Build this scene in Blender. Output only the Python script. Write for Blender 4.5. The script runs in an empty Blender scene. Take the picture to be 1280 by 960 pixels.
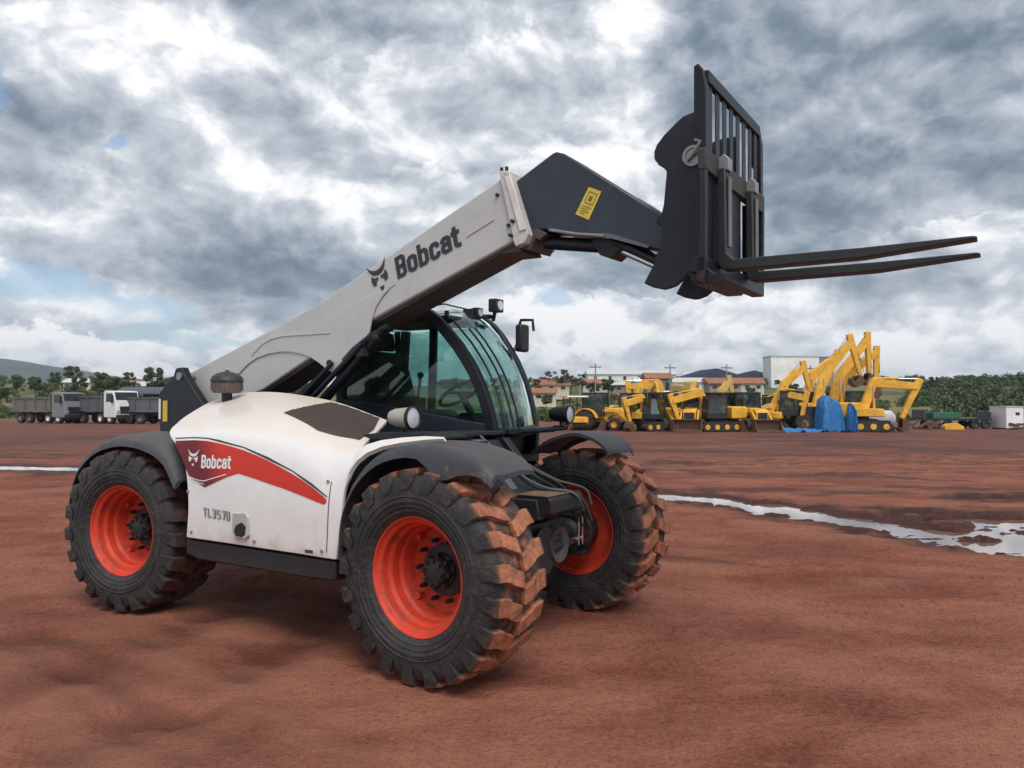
import bpy, bmesh, math, random
import numpy as np
from mathutils import Vector, Matrix
from mathutils.bvhtree import BVHTree
random.seed(7)
PI = math.pi
sc = bpy.context.scene
COL = sc.collection
R = math.radians

# ---------------------------------------------------------------- camera
cam_d = bpy.data.cameras.new('camera'); cam = bpy.data.objects.new('camera', cam_d); COL.objects.link(cam)
cam_d.sensor_width = 36; cam_d.lens = 27.68; cam_d.clip_start = 0.05; cam_d.clip_end = 20000
cam.matrix_world = Matrix.Translation((0, 0, 1.609)) @ Matrix.Rotation(R(90 + 1.10), 4, 'X') @ Matrix.Rotation(R(0.19), 4, 'Z')
sc.camera = cam
sc.view_settings.view_transform = 'Standard'; sc.view_settings.look = 'None'
sc.view_settings.exposure = 0.15; sc.view_settings.gamma = 1; sc.view_settings.use_curve_mapping = False

# ---------------------------------------------------------------- node helper
class NT:
    def __init__(s, tree): s.t = tree; s.n = tree.nodes; s.l = tree.links
    def node(s, typ, **kw):
        n = s.n.new(typ)
        for k, v in kw.items(): setattr(n, k, v)
        return n
    def put(s, sock, v):
        if isinstance(v, bpy.types.NodeSocket): s.l.new(v, sock)
        elif v is not None:
            if hasattr(sock.default_value, '__len__') and not hasattr(v, '__len__'): v = (v,) * len(sock.default_value)
            if hasattr(v, '__len__') and len(sock.default_value) == 4 and len(v) == 3: v = (*v, 1)
            sock.default_value = v
    def math(s, op, a, b=None, c=None, clamp=False):
        n = s.node('ShaderNodeMath', operation=op, use_clamp=clamp)
        for i, v in enumerate((a, b, c)):
            if v is not None: s.put(n.inputs[i], v)
        return n.outputs[0]
    def vec(s, op, a, b=None):
        n = s.node('ShaderNodeVectorMath', operation=op); s.put(n.inputs[0], a)
        if b is not None: s.put(n.inputs[1], b)
        return n.outputs[0]
    def comb(s, x, y, z):
        n = s.node('ShaderNodeCombineXYZ'); s.put(n.inputs[0], x); s.put(n.inputs[1], y); s.put(n.inputs[2], z); return n.outputs[0]
    def sep(s, v):
        n = s.node('ShaderNodeSeparateXYZ'); s.put(n.inputs[0], v); return n.outputs
    def noise(s, vec, scale, detail=4, rough=.55, dist=0, color=False):
        n = s.node('ShaderNodeTexNoise'); s.put(n.inputs['Vector'], vec); n.inputs['Scale'].default_value = scale
        n.inputs['Detail'].default_value = detail; n.inputs['Roughness'].default_value = rough; n.inputs['Distortion'].default_value = dist
        return n.outputs['Color' if color else 'Fac']
    def ramp(s, f, stops, interp='LINEAR'):
        n = s.node('ShaderNodeValToRGB'); cr = n.color_ramp; cr.interpolation = interp
        while len(cr.elements) < len(stops): cr.elements.new(.5)
        for e, (p, c) in zip(cr.elements, stops):
            e.position = p; e.color = (*c, 1) if hasattr(c, '__len__') else (c, c, c, 1)
        s.put(n.inputs[0], f); return n.outputs[0]
    def mix(s, f, a, b):
        n = s.node('ShaderNodeMix', data_type='RGBA'); s.put(n.inputs[0], f); s.put(n.inputs[6], a); s.put(n.inputs[7], b); return n.outputs[2]
    def smooth(s, v, a, b):
        n = s.node('ShaderNodeMapRange', interpolation_type='SMOOTHSTEP'); s.put(n.inputs[0], v); n.inputs[1].default_value = a; n.inputs[2].default_value = b; return n.outputs[0]

# ---------------------------------------------------------------- sky
SUN_EL, SUN_AZ = R(56), R(165)          # sun azimuth measured from the view direction (+Y) towards +X
w = bpy.data.worlds.new('World'); sc.world = w; w.use_nodes = True
T = NT(w.node_tree); T.n.clear()
out = T.node('ShaderNodeOutputWorld'); bg = T.node('ShaderNodeBackground'); bg.inputs[1].default_value = .1
T.l.new(bg.outputs[0], out.inputs[0])
sky = T.node('ShaderNodeTexSky', sky_type='NISHITA', sun_disc=False); sky.sun_elevation = SUN_EL; sky.sun_rotation = SUN_AZ
sky.air_density = 1.2; sky.dust_density = 1.0; sky.ozone_density = 1.5
co = T.node('ShaderNodeTexCoord').outputs['Generated']
dx, dy, dz = T.sep(co)
zc = T.math('MAXIMUM', dz, 0.0)
den = T.math('ADD', zc, .14)
plane = T.comb(T.math('DIVIDE', dx, den), T.math('DIVIDE', dy, den), 0.0)       # the cloud layer seen in perspective
warp = T.noise(plane, 1.1, 5, .6, color=True)
az = T.math('ARCTAN2', dx, dy)
el = T.math('ARCSINE', dz)
aev = T.comb(az, T.math('MULTIPLY', el, 1.5), 0.0)
wn = T.sep(T.noise(aev, 4.5, 7, .62, color=True))
azw = T.math('ADD', az, T.math('MULTIPLY', T.math('SUBTRACT', wn[0], .5), .20))
elw = T.math('ADD', el, T.math('MULTIPLY', T.math('SUBTRACT', wn[1], .5), .12))
def blob(b):
    a = T.math('POWER', T.math('DIVIDE', T.math('SUBTRACT', azw, b[0]), b[2]), 2.0)
    e = T.math('POWER', T.math('DIVIDE', T.math('SUBTRACT', elw, b[1]), b[3]), 2.0)
    return T.math('EXPONENT', T.math('MULTIPLY', T.math('ADD', a, e), -1.0))
BL = [(-0.510,0.406,0.140,0.038,0.35),(-0.408,0.389,0.064,0.070,0.40),(-0.333,0.248,0.057,0.051,0.50),(-0.454,0.275,0.044,0.032,0.42),(-0.390,0.317,0.076,0.051,0.12),(-0.215,0.222,0.057,0.051,0.42),(-0.533,0.172,0.121,0.041,0.45),(-0.462,0.163,0.064,0.028,0.35),(-0.533,0.097,0.108,0.020,0.40),(-0.555,0.051,0.076,0.018,0.35),(-0.429,0.045,0.102,0.019,0.35),(-0.342,0.085,0.076,0.013,0.10),(-0.081,0.418,0.102,0.102,0.14),(-0.161,0.291,0.114,0.076,0.08),(0.151,0.461,0.051,0.036,0.70),(0.136,0.403,0.025,0.076,0.40),(0.086,0.312,0.076,0.076,0.35),(0.151,0.292,0.064,0.089,0.38),(0.061,0.095,0.076,0.038,0.50),(0.000,0.125,0.051,0.025,0.35),(0.141,0.049,0.102,0.019,0.25),(0.230,0.112,0.076,0.018,0.28),(0.351,0.106,0.076,0.020,0.28),(0.462,0.054,0.076,0.044,0.40),(0.555,0.162,0.064,0.028,0.30),(0.566,0.085,0.051,0.028,0.30),(0.258,0.068,0.114,0.023,0.30),(-0.081,0.209,0.051,0.064,0.10),
(-0.502,0.334,0.102,0.051,-0.16),(-0.548,0.225,0.076,0.038,-0.12),(-0.369,0.154,0.279,0.028,-0.30),(-0.220,0.166,0.114,0.038,-0.16),(-0.333,0.189,0.140,0.032,-0.10),(-0.333,0.104,0.064,0.020,-0.16),(-0.360,0.299,0.089,0.038,-0.10),(0.287,0.404,0.102,0.076,-0.18),(0.420,0.313,0.229,0.114,-0.22),(0.351,0.224,0.114,0.064,-0.16),(0.533,0.344,0.076,0.102,-0.16),(0.141,0.154,0.114,0.028,-0.20),(0.351,0.169,0.191,0.028,-0.17),(0.502,0.123,0.114,0.025,-0.14),(0.051,0.199,0.102,0.051,-0.08),(0.239,0.349,0.051,0.102,-0.12),(0.121,0.365,0.028,0.051,-0.12),(-0.081,0.100,0.076,0.038,-0.10)]
acc = .485
for b in BL: acc = T.math('MULTIPLY_ADD', blob(b), b[4]*(.68 if b[4] > 0 else .9), acc)
def billow(vec, scale, det=5, rough=.55, dist=.0):      # rounded cumulus heads: bright lumps with dark creases
    n = T.noise(vec, scale, det, rough, dist)
    return T.math('ABSOLUTE', T.math('MULTIPLY_ADD', n, 2.0, -1.0))
pw = T.vec('ADD', plane, T.vec('MULTIPLY', warp, (.35, .35, .35)))
big = T.noise(pw, 1.5, 4, .5)
lay = T.comb(az, T.math('MULTIPLY', el, 1.4), .3)
layw = T.vec('ADD', lay, T.vec('MULTIPLY', T.noise(lay, 7.0, 2, .5, color=True), (.09, .07, 0)))
up = (.010, .026, 0)                       # towards the sun: heads catch light on top, bases stay grey
def relief(scale, det, rough):
    return T.math('SUBTRACT', T.noise(layw, scale, det, rough), T.noise(T.vec('ADD', layw, up), scale, det, rough))
r1 = relief(7.2, 6, .57)
fine = T.noise(T.comb(azw, T.math('MULTIPLY', elw, 1.3), 1.7), 15.0, 6, .62)
lum = T.math('ADD', acc, T.math('MULTIPLY', T.math('SUBTRACT', big, .5), .60))
lum = T.math('ADD', lum, T.math('MULTIPLY', r1, 2.0))
lum = T.math('ADD', lum, T.math('MULTIPLY', T.math('SUBTRACT', fine, .5), .26))
# heaped banks: each bank has a crisp, lumpy, sunlit top that fades down into its grey base
for k, (e, th, amp, fr, st, off) in enumerate(((.030,.020,.05,16,.30,0.),(.075,.030,.07,11,.34,.4),(.125,.040,.09,8,.34,.9),(.20,.060,.13,6,.32,1.7),(.29,.080,.17,4.6,.30,2.9),(.40,.10,.22,3.6,.30,4.3))):
    vk = T.vec('ADD', T.comb(T.math('MULTIPLY', azw, 1.0), T.math('MULTIPLY', el, 1.2), 0.0), (off, off*.7, off*2.1+1))
    q = T.noise(vk, fr, 6, .60)
    pn = T.math('ABSOLUTE', T.math('MULTIPLY_ADD', T.noise(vk, fr*2.4, 2, .5), 2.0, -1.0))
    edge = T.math('ADD', T.math('MULTIPLY_ADD', T.math('SUBTRACT', q, .5), amp*1.6, e), T.math('MULTIPLY', pn, amp*.35))
    d = T.math('DIVIDE', T.math('SUBTRACT', edge, el), th)
    rim = T.math('MULTIPLY', T.smooth(d, 0, .22), T.math('EXPONENT', T.math('MULTIPLY', T.math('MAXIMUM', d, 0), -.9)))
    patch = T.smooth(T.noise(T.comb(az, T.math('MULTIPLY', el, .3), off*3+.5), 2.6+k*.1, 2, .5), .36, .62)
    lum = T.math('MULTIPLY_ADD', T.math('MULTIPLY', rim, patch), st, lum)
lum = T.math('ADD', lum, T.math('MULTIPLY', T.smooth(el, .16, .0), .10))      # paler towards the horizon
cl = T.ramp(lum, [(0.0, (.14, .185, .24)), (.22, (.215, .27, .335)), (.46, (.385, .43, .49)), (.68, (.56, .60, .655)), (.84, (.80, .82, .85)), (.96, (.97, .97, .97))])
clx = T.vec('MULTIPLY', cl, (10, 10, 10))
GAPS = [(-0.585,0.321,0.030,0.050),(-0.452,0.285,0.014,0.016),(-0.555,0.124,0.073,0.020),(-0.420,0.101,0.085,0.027),(-0.201,0.079,0.085,0.030),(-0.377,0.067,0.098,0.012),(0.061,0.122,0.037,0.015)]
gp = 0.0
for g in GAPS: gp = T.math('ADD', blob(g), gp)
wide = T.noise(plane, .45, 3, .5)
gp = T.math('ADD', gp, T.math('MULTIPLY', T.smooth(wide, .60, .75), .5))
gp = T.math('MULTIPLY', gp, T.math('ADD', .45, fine))
gap = T.smooth(gp, .42, .85)
blue = T.vec('ADD', T.vec('MULTIPLY', sky.outputs[0], (.75, .85, 1.0)), (.6, 1.0, 1.3))
res = T.mix(T.math('MULTIPLY', gap, .7), clx, blue)
T.l.new(res, bg.inputs[0])

sun_d = bpy.data.lights.new('sun', 'SUN'); sun = bpy.data.objects.new('sun', sun_d); COL.objects.link(sun)
sun_d.energy = 2.5; sun_d.angle = R(35); sun_d.color = (1, .95, .88)
sv = Vector((math.cos(SUN_EL) * math.sin(SUN_AZ), math.cos(SUN_EL) * math.cos(SUN_AZ), math.sin(SUN_EL)))
sun.rotation_euler = sv.to_track_quat('Z', 'Y').to_euler()

# ---------------------------------------------------------------- materials
def mat(name, base, rough=.5, metal=0, dirt=None, dirt_amt=.5, dscale=3, bump=0, bscale=40, var=.12, spec=None, coat=0, emit=None, dirt_low=None, streak=None, top=None):
    m = bpy.data.materials.new(name); m.use_nodes = True; t = NT(m.node_tree); p = t.n['Principled BSDF']
    ob = t.node('ShaderNodeTexCoord').outputs['Object']
    n1 = t.noise(ob, dscale, 6, .6)
    c = t.mix(t.smooth(n1, .3, .7), tuple(x * (1 - var) for x in base), tuple(min(1, x * (1 + var)) for x in base))
    rg = rough
    if dirt:
        n2 = t.noise(ob, dscale * 2.3, 8, .68, .4)
        f = t.smooth(n2, .72 - dirt_amt * .45, .95 - dirt_amt * .35)
        if dirt_low is not None:      # splash dirt that sticks to the lowest part of the machine
            z = t.sep(ob)[2]
            f = t.math('MAXIMUM', f, t.math('MULTIPLY', t.smooth(t.math('ADD', z, t.math('MULTIPLY', n2, .35)), dirt_low[1] + .2, dirt_low[0] + .2), .75))
        c = t.mix(t.math('MULTIPLY', f, .85), c, dirt)
        rg = t.math('MULTIPLY_ADD', f, .8 - rough, rough, clamp=True) if rough < .8 else rough
    if streak:
        n3 = t.noise(t.vec('MULTIPLY', ob, (9, 9, .8)), 2.0, 6, .6)
        c = t.mix(t.math('MULTIPLY', t.smooth(n3, .55, .8), streak[1]), c, streak[0])
    if top:
        nz = t.sep(t.node('ShaderNodeNewGeometry').outputs['Normal'])[2]
        c = t.mix(t.math('MULTIPLY', t.smooth(t.math('ADD', nz, t.math('MULTIPLY', t.math('SUBTRACT', n1, .5), .8)), .35, 1.0), top[1]), c, top[0])
    t.put(p.inputs['Base Color'], c); t.put(p.inputs['Roughness'], rg); p.inputs['Metallic'].default_value = metal
    if spec is not None: p.inputs['Specular IOR Level'].default_value = spec
    if coat: p.inputs['Coat Weight'].default_value = coat
    if bump:
        b = t.node('ShaderNodeBump'); b.inputs['Strength'].default_value = bump; b.inputs['Distance'].default_value = .01
        t.put(b.inputs['Height'], t.noise(ob, bscale, 6, .6)); t.put(p.inputs['Normal'], b.outputs[0])
    return m
MUD = (.30, .125, .065)
M = dict(
 white=mat('white_paint', (.84, .84, .83), .34, dirt=(.45, .33, .26), dirt_amt=.16, dscale=3.2, var=.04, coat=.25, bump=.04, bscale=25, streak=((.55, .45, .38), .18), dirt_low=(.52, .72), top=((.66, .53, .43), .65)),
 boom=mat('boom_grey_paint', (.47, .47, .465), .38, dirt=(.30, .26, .22), dirt_amt=.3, dscale=2.5, var=.06, bump=.03, bscale=30, streak=((.30, .28, .26), .3)),
 collar=mat('collar_paint', (.54, .53, .51), .45, dirt=(.28, .22, .17), dirt_amt=.5, dscale=8, var=.08),
 dark_metal=mat('dark_brown_metal', (.075, .070, .066), .6, metal=.2, dirt=(.12, .085, .065), dirt_amt=.4, dscale=9),
 black=mat('black_paint', (.009, .011, .016), .42, spec=.35, dirt=(.07, .05, .04), dirt_amt=.22, dscale=4, var=.25, bump=.05, bscale=30),
 navy=mat('dark_blue_black_paint', (.024, .031, .046), .38, dirt=(.10, .075, .065), dirt_amt=.30, dscale=4, var=.15, bump=.06, bscale=20),
 rusty=mat('rust_tinged_black_steel', (.014, .017, .025), .45, spec=.35, dirt=(.10, .036, .024), dirt_amt=.42, dscale=3, var=.2, bump=.15, bscale=30),
 fork=mat('fork_steel', (.035, .038, .042), .5, metal=.4, dirt=(.12, .08, .06), dirt_amt=.3, dscale=5, bump=.1),
 chassis=mat('chassis_steel', (.013, .013, .015), .6, dirt=(.055, .036, .028), dirt_amt=.35, dscale=4, bump=.1, dirt_low=(.35, .6)),
 slab=mat('grey_slab_paint', (.10, .115, .13), .45, dirt=(.17, .10, .07), dirt_amt=.35, dscale=4),
 plastic=mat('dark_grey_plastic', (.050, .054, .064), .62, dirt=(.20, .15, .12), dirt_amt=.40, dscale=5, var=.12, bump=.08, bscale=80, top=((.15, .12, .105), .35)),
 blackplastic=mat('black_plastic', (.010, .011, .013), .5, dirt=(.08, .06, .05), dirt_amt=.2, dscale=5),
 liner=mat('arch_liner', (.02, .022, .028), .6, dirt=(.12, .06, .04), dirt_amt=.4, dscale=5),
 orange=mat('orange_rim_paint', (.60, .048, .020), .55, dirt=(.17, .055, .038), dirt_amt=.58, dscale=7, var=.12, bump=.06, bscale=20),
 hub=mat('hub_iron', (.022, .022, .025), .55, dirt=(.16, .08, .05), dirt_amt=.4, dscale=12, bump=.3, bscale=40),
 red=mat('red_decal', (.52, .035, .022), .3, dirt=(.30, .05, .035), dirt_amt=.2, dscale=5, var=.05),
 maroon=mat('maroon_decal', (.13, .014, .018), .3, var=.1),
 whitevinyl=mat('white_vinyl', (.78, .77, .76), .35, var=.03),
 blackvinyl=mat('black_vinyl', (.02, .022, .03), .4, var=.1),
 yellowvinyl=mat('yellow_vinyl', (.62, .48, .06), .5, dirt=(.38, .27, .08), dirt_amt=.5, dscale=20),
 chrome=mat('bright_steel', (.62, .62, .60), .22, metal=1, var=.05),
 steel=mat('pale_steel', (.30, .30, .31), .4, metal=.5, dirt=(.2, .17, .14), dirt_amt=.4, dscale=9),
 vent=mat('brown_mesh', (.075, .058, .052), .7, dirt=(.13, .10, .085), dirt_amt=.5, dscale=6),
 cap=mat('cap_plastic', (.035, .035, .038), .55, dirt=(.2, .15, .12), dirt_amt=.4, dscale=9),
 bowl=mat('bowl_plastic', (.11, .088, .078), .45, dirt=(.3, .22, .18), dirt_amt=.5, dscale=10),
 lens=mat('lamp_lens', (.75, .77, .78), .12, metal=.6, var=.1, bump=.4, bscale=120),
 lampbody=mat('lamp_shell', (.38, .37, .31), .4, dirt=(.2, .17, .13), dirt_amt=.4, dscale=14),
 hose=mat('rubber_hose', (.02, .02, .022), .5, dirt=(.1, .06, .05), dirt_amt=.3, dscale=9),
 seat=mat('seat_cloth', (.03, .032, .035), .85),
 yellow=mat('machine_yellow', (.80, .43, .045), .5, dirt=(.24, .12, .05), dirt_amt=.48, dscale=1.4, var=.15),
 paleyellow=mat('faded_yellow', (.60, .42, .12), .5, dirt=(.28, .17, .09), dirt_amt=.5, dscale=1.4, var=.15),
 bgblack=mat('machine_black', (.022, .025, .03), .5, dirt=(.12, .07, .05), dirt_amt=.4, dscale=2),
 bgrubber=mat('tyre_black', (.03, .028, .028), .8, dirt=(.15, .07, .05), dirt_amt=.5, dscale=2),
 rustbucket=mat('worn_bucket', (.14, .075, .05), .6, metal=.3, dirt=(.25, .16, .11), dirt_amt=.5, dscale=2),
 cream=mat('cream_canopy', (.70, .62, .45), .5),
 truckwhite=mat('truck_white', (.74, .75, .77), .35, dirt=(.3, .2, .15), dirt_amt=.25, dscale=1.4),
 truckgrey=mat('truck_grey', (.20, .21, .23), .45, dirt=(.2, .14, .11), dirt_amt=.35, dscale=1.4),
 bed=mat('dump_bed_grey', (.11, .115, .13), .5, dirt=(.2, .15, .12), dirt_amt=.4, dscale=1.2),
 bed2=mat('dump_bed_dusty', (.15, .145, .13), .6, dirt=(.22, .17, .13), dirt_amt=.45, dscale=1.2),
 tarp=mat('blue_tarpaulin', (.03, .17, .42), .5, var=.2, bump=.6, bscale=4),
 tin=mat('grey_sheet', (.07, .08, .095), .5, var=.1),
 wallw=mat('white_render', (.84, .84, .83), .7, dirt=(.6, .58, .54), dirt_amt=.3, dscale=.2),
 wallg=mat('grey_render', (.22, .24, .26), .7), wallc=mat('cream_render', (.60, .55, .45), .8), wallb=mat('brown_render', (.33, .25, .2), .8),
 tiles=mat('clay_tiles', (.30, .13, .075), .8, var=.2, dscale=1.2), slate=mat('dark_blue_sheet', (.045, .055, .085), .95, spec=.1, var=.2, dscale=.3), white_roof=mat('pale_sheet_roof', (.55, .56, .56), .6),
 bark=mat('bark', (.12, .09, .07), .9), window=mat('window_dark', (.02, .03, .035), .1, var=.1),
 green=mat('green_container', (.03, .16, .10), .5), concrete=mat('concrete', (.30, .28, .26), .9),
)
def glass_mat(name, tint, gloss=1.0):
    m = bpy.data.materials.new(name); m.use_nodes = True; t = NT(m.node_tree); t.n.clear()
    o = t.node('ShaderNodeOutputMaterial'); tr = t.node('ShaderNodeBsdfTransparent'); tr.inputs[0].default_value = (*tint, 1)
    gl = t.node('ShaderNodeBsdfGlossy'); gl.inputs['Roughness'].default_value = .03; gl.inputs[0].default_value = (.85, 1, .95, 1)
    df = t.node('ShaderNodeBsdfDiffuse'); df.inputs[0].default_value = (.28, .30, .26, 1)
    lw = t.node('ShaderNodeFresnel'); lw.inputs[0].default_value = 1.5
    mx = t.node('ShaderNodeMixShader'); t.put(mx.inputs[0], t.math('MULTIPLY', lw.outputs[0], gloss, clamp=True))
    ob = t.node('ShaderNodeTexCoord').outputs['Object']
    dm = t.node('ShaderNodeMixShader'); t.put(dm.inputs[0], t.math('MULTIPLY', t.smooth(t.noise(ob, 3, 6, .6), .4, .8), .22))
    t.l.new(tr.outputs[0], dm.inputs[1]); t.l.new(df.outputs[0], dm.inputs[2])
    t.l.new(dm.outputs[0], mx.inputs[1]); t.l.new(gl.outputs[0], mx.inputs[2]); t.l.new(mx.outputs[0], o.inputs[0])
    return m
M['glass'] = glass_mat('green_tinted_glass', (.68, .86, .80), 2.2)
M['sideglass'] = glass_mat('side_glass', (.50, .76, .70), 1.4)

M['bgglass'] = glass_mat('dusty_cab_glass', (.35, .42, .42), 1.0)
def tyre_mat(name, mudcol, lo, hi, amt):
    m = bpy.data.materials.new(name); m.use_nodes = True; t = NT(m.node_tree); p = t.n['Principled BSDF']
    ob = t.node('ShaderNodeTexCoord').outputs['Object']; x, y, z = t.sep(ob)
    rad = t.math('SQRT', t.math('ADD', t.math('MULTIPLY', x, x), t.math('MULTIPLY', z, z)))
    n = t.noise(ob, 14, 8, .65); n2 = t.noise(ob, 3.5, 5, .6)
    f = t.smooth(t.math('ADD', rad, t.math('MULTIPLY', t.math('SUBTRACT', n, .5), .05)), lo, hi)
    f = t.math('MULTIPLY', f, t.math('MULTIPLY', t.smooth(n2, .18, .5), amt))
    f = t.math('MULTIPLY', f, t.math('MULTIPLY_ADD', t.smooth(t.math('ADD', t.math('ABSOLUTE', y), t.math('MULTIPLY', t.math('SUBTRACT', n, .5), .04)), .226, .196), .88, .12))
    rub = t.mix(t.smooth(n2, .35, .75), (.020, .020, .022), (.042, .040, .040))
    dust = t.mix(t.math('MULTIPLY', t.smooth(n, .45, .75), .35), rub, (.13, .085, .065))
    c = t.mix(f, dust, t.mix(t.smooth(n, .3, .7), tuple(v * .55 for v in mudcol), tuple(v * 1.25 for v in mudcol)))
    t.put(p.inputs['Base Color'], c); t.put(p.inputs['Roughness'], t.math('MULTIPLY_ADD', n, .3, .5))
    b = t.node('ShaderNodeBump'); b.inputs['Strength'].default_value = .7; b.inputs['Distance'].default_value = .014
    t.put(b.inputs['Height'], t.math('ADD', t.noise(ob, 35, 6, .65), t.math('MULTIPLY', t.noise(ob, 9, 3, .5), 1.2))); t.put(p.inputs['Normal'], b.outputs[0])
    return m
M['tyre_mud'] = tyre_mat('muddy_front_tyre', (.42, .155, .080), .572, .600, .96)
M['tyre_dark'] = tyre_mat('dirty_rear_tyre', (.11, .045, .035), .56, .605, .9)

# ---------------------------------------------------------------- object helpers
def tag(o, label=None, cat=None, group=None, kind=None):
    if label: o['label'] = label
    if cat: o['category'] = cat
    if group: o['group'] = group
    if kind: o['kind'] = kind
    return o
def empty(name, loc=(0, 0, 0), rz=0, parent=None):
    o = bpy.data.objects.new(name, None); COL.objects.link(o); o.location = loc; o.rotation_euler.z = rz
    if parent: o.parent = parent
    return o
class MB:
    def __init__(s): s.v = []; s.f = []
    def add(s, v, f):
        k = len(s.v); s.v += [tuple(p) for p in v]; s.f += [tuple(i + k for i in q) for q in f]; return s
    def box(s, x0, x1, y0, y1, z0, z1):
        v = [(x0,y0,z0),(x1,y0,z0),(x1,y1,z0),(x0,y1,z0),(x0,y0,z1),(x1,y0,z1),(x1,y1,z1),(x0,y1,z1)]
        return s.add(v, [(3,2,1,0),(4,5,6,7),(0,1,5,4),(1,2,6,5),(2,3,7,6),(3,0,4,7)])
    def prism(s, poly, y0, y1):      # polygon in x,z extruded along y
        n = len(poly); a = sum(poly[i][0]*poly[(i+1)%n][1]-poly[(i+1)%n][0]*poly[i][1] for i in range(n))
        if a < 0: poly = poly[::-1]
        v = [(x, y0, z) for x, z in poly] + [(x, y1, z) for x, z in poly]
        f = [tuple(range(n)), tuple(range(2*n-1, n-1, -1))] + [(i, i+n, (i+1)%n+n, (i+1)%n) for i in range(n)]
        return s.add(v, f)
    def cyl(s, a, b, r, n=16, r2=None):
        a, b = Vector(a), Vector(b); d = (b-a).normalized(); u = d.orthogonal().normalized(); w_ = d.cross(u); r2 = r if r2 is None else r2
        v = [a+(u*math.cos(t)+w_*math.sin(t))*r for t in [2*PI*i/n for i in range(n)]] + [b+(u*math.cos(t)+w_*math.sin(t))*r2 for t in [2*PI*i/n for i in range(n)]]
        return s.add(v, [tuple(range(n-1, -1, -1)), tuple(range(n, 2*n))] + [(i, (i+1)%n, (i+1)%n+n, i+n) for i in range(n)])
    def tube(s, pts, r, n=8, flat=None):      # tube through points; flat=(w,h) makes a rectangular bar
        pts = [Vector(p) for p in pts]; rings = []; up = None
        for i, p in enumerate(pts):
            d = (pts[min(i+1, len(pts)-1)] - pts[max(i-1, 0)]).normalized()
            if up is None: up = d.orthogonal().normalized() if not flat else (Vector((0,1,0)) - d*d.y).normalized()
            up = (up - d*up.dot(d)).normalized(); w_ = d.cross(up)
            if flat: rings.append([p+up*a*flat[0]/2+w_*b*flat[1]/2 for a, b in ((1,1),(-1,1),(-1,-1),(1,-1))])
            else: rings.append([p+(up*math.cos(t)+w_*math.sin(t))*r for t in [2*PI*k/n for k in range(n)]])
        m = len(rings[0]); v = [q for g in rings for q in g]
        f = [(i*m+k, i*m+(k+1)%m, (i+1)*m+(k+1)%m, (i+1)*m+k) for i in range(len(rings)-1) for k in range(m)]
        f += [tuple(range(m-1, -1, -1)), tuple(range((len(rings)-1)*m, len(rings)*m))]
        return s.add(v, f)
    def lathe(s, prof, axis='y', n=32, c=(0,0,0), close=False):     # prof (r, h)
        v = []; m = len(prof)
        for i in range(n):
            t = 2*PI*i/n; ca, sa = math.cos(t), math.sin(t)
            for r, h in prof:
                p = (r*ca, h, r*sa) if axis == 'y' else ((r*ca, r*sa, h) if axis == 'z' else (h, r*ca, r*sa))
                v.append((p[0]+c[0], p[1]+c[1], p[2]+c[2]))
        f = []
        for i in range(n):
            j = (i+1) % n
            for k in range(m if close else m-1):
                k2 = (k+1) % m; f.append((i*m+k, i*m+k2, j*m+k2, j*m+k))
        return s.add(v, f)
    def sphere(s, c, r, n=12, sc_=(1,1,1)):
        prof = [(math.sin(PI*i/n)*r, -math.cos(PI*i/n)*r) for i in range(n+1)]
        k = len(s.v); s.lathe([(max(a, 1e-4), b) for a, b in prof], 'z', n*2)
        for i in range(k, len(s.v)):
            p = s.v[i]; s.v[i] = (p[0]*sc_[0]+c[0], p[1]*sc_[1]+c[1], p[2]*sc_[2]+c[2])
        return s
    def mesh(s, name, m, smooth=30):
        me = bpy.data.meshes.new(name); me.from_pydata(s.v, [], s.f); me.validate()
        bm = bmesh.new(); bm.from_mesh(me); bmesh.ops.recalc_face_normals(bm, faces=bm.faces); bm.to_mesh(me); bm.free()
        me.materials.append(m)
        if smooth:
            me.polygons.foreach_set('use_smooth', [True]*len(me.polygons)); me.set_sharp_from_angle(angle=R(smooth))
        return me
    def build(s, name, m, parent=None, bevel=0, smooth=30, label=None):
        o = bpy.data.objects.new(name, s.mesh(name, m, smooth)); COL.objects.link(o)
        if parent: o.parent = parent
        if bevel:
            b = o.modifiers.new('bevel', 'BEVEL'); b.width = bevel; b.segments = 2; b.limit_method = 'ANGLE'; b.angle_limit = R(35); b.harden_normals = False
        if label: o['label'] = label
        return o
def copy_tree(o, parent=None):
    c = o.copy(); COL.objects.link(c)
    if parent: c.parent = parent
    for ch in list(o.children): copy_tree(ch, c)
    return c
def catmull(P, t):
    n = len(P); t = min(max(t, 0), n-1-1e-9); i = int(t); u = t-i
    g = lambda k: np.array(P[k]) if 0 <= k < n else (2*np.array(P[0])-np.array(P[1]) if k < 0 else 2*np.array(P[-1])-np.array(P[-2]))
    a, b, c, d = g(i-1), g(i), g(i+1), g(i+2)
    return .5*((2*b)+(c-a)*u+(2*a-5*b+4*c-d)*u*u+(3*b-a-3*c+d)*u**3)

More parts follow.
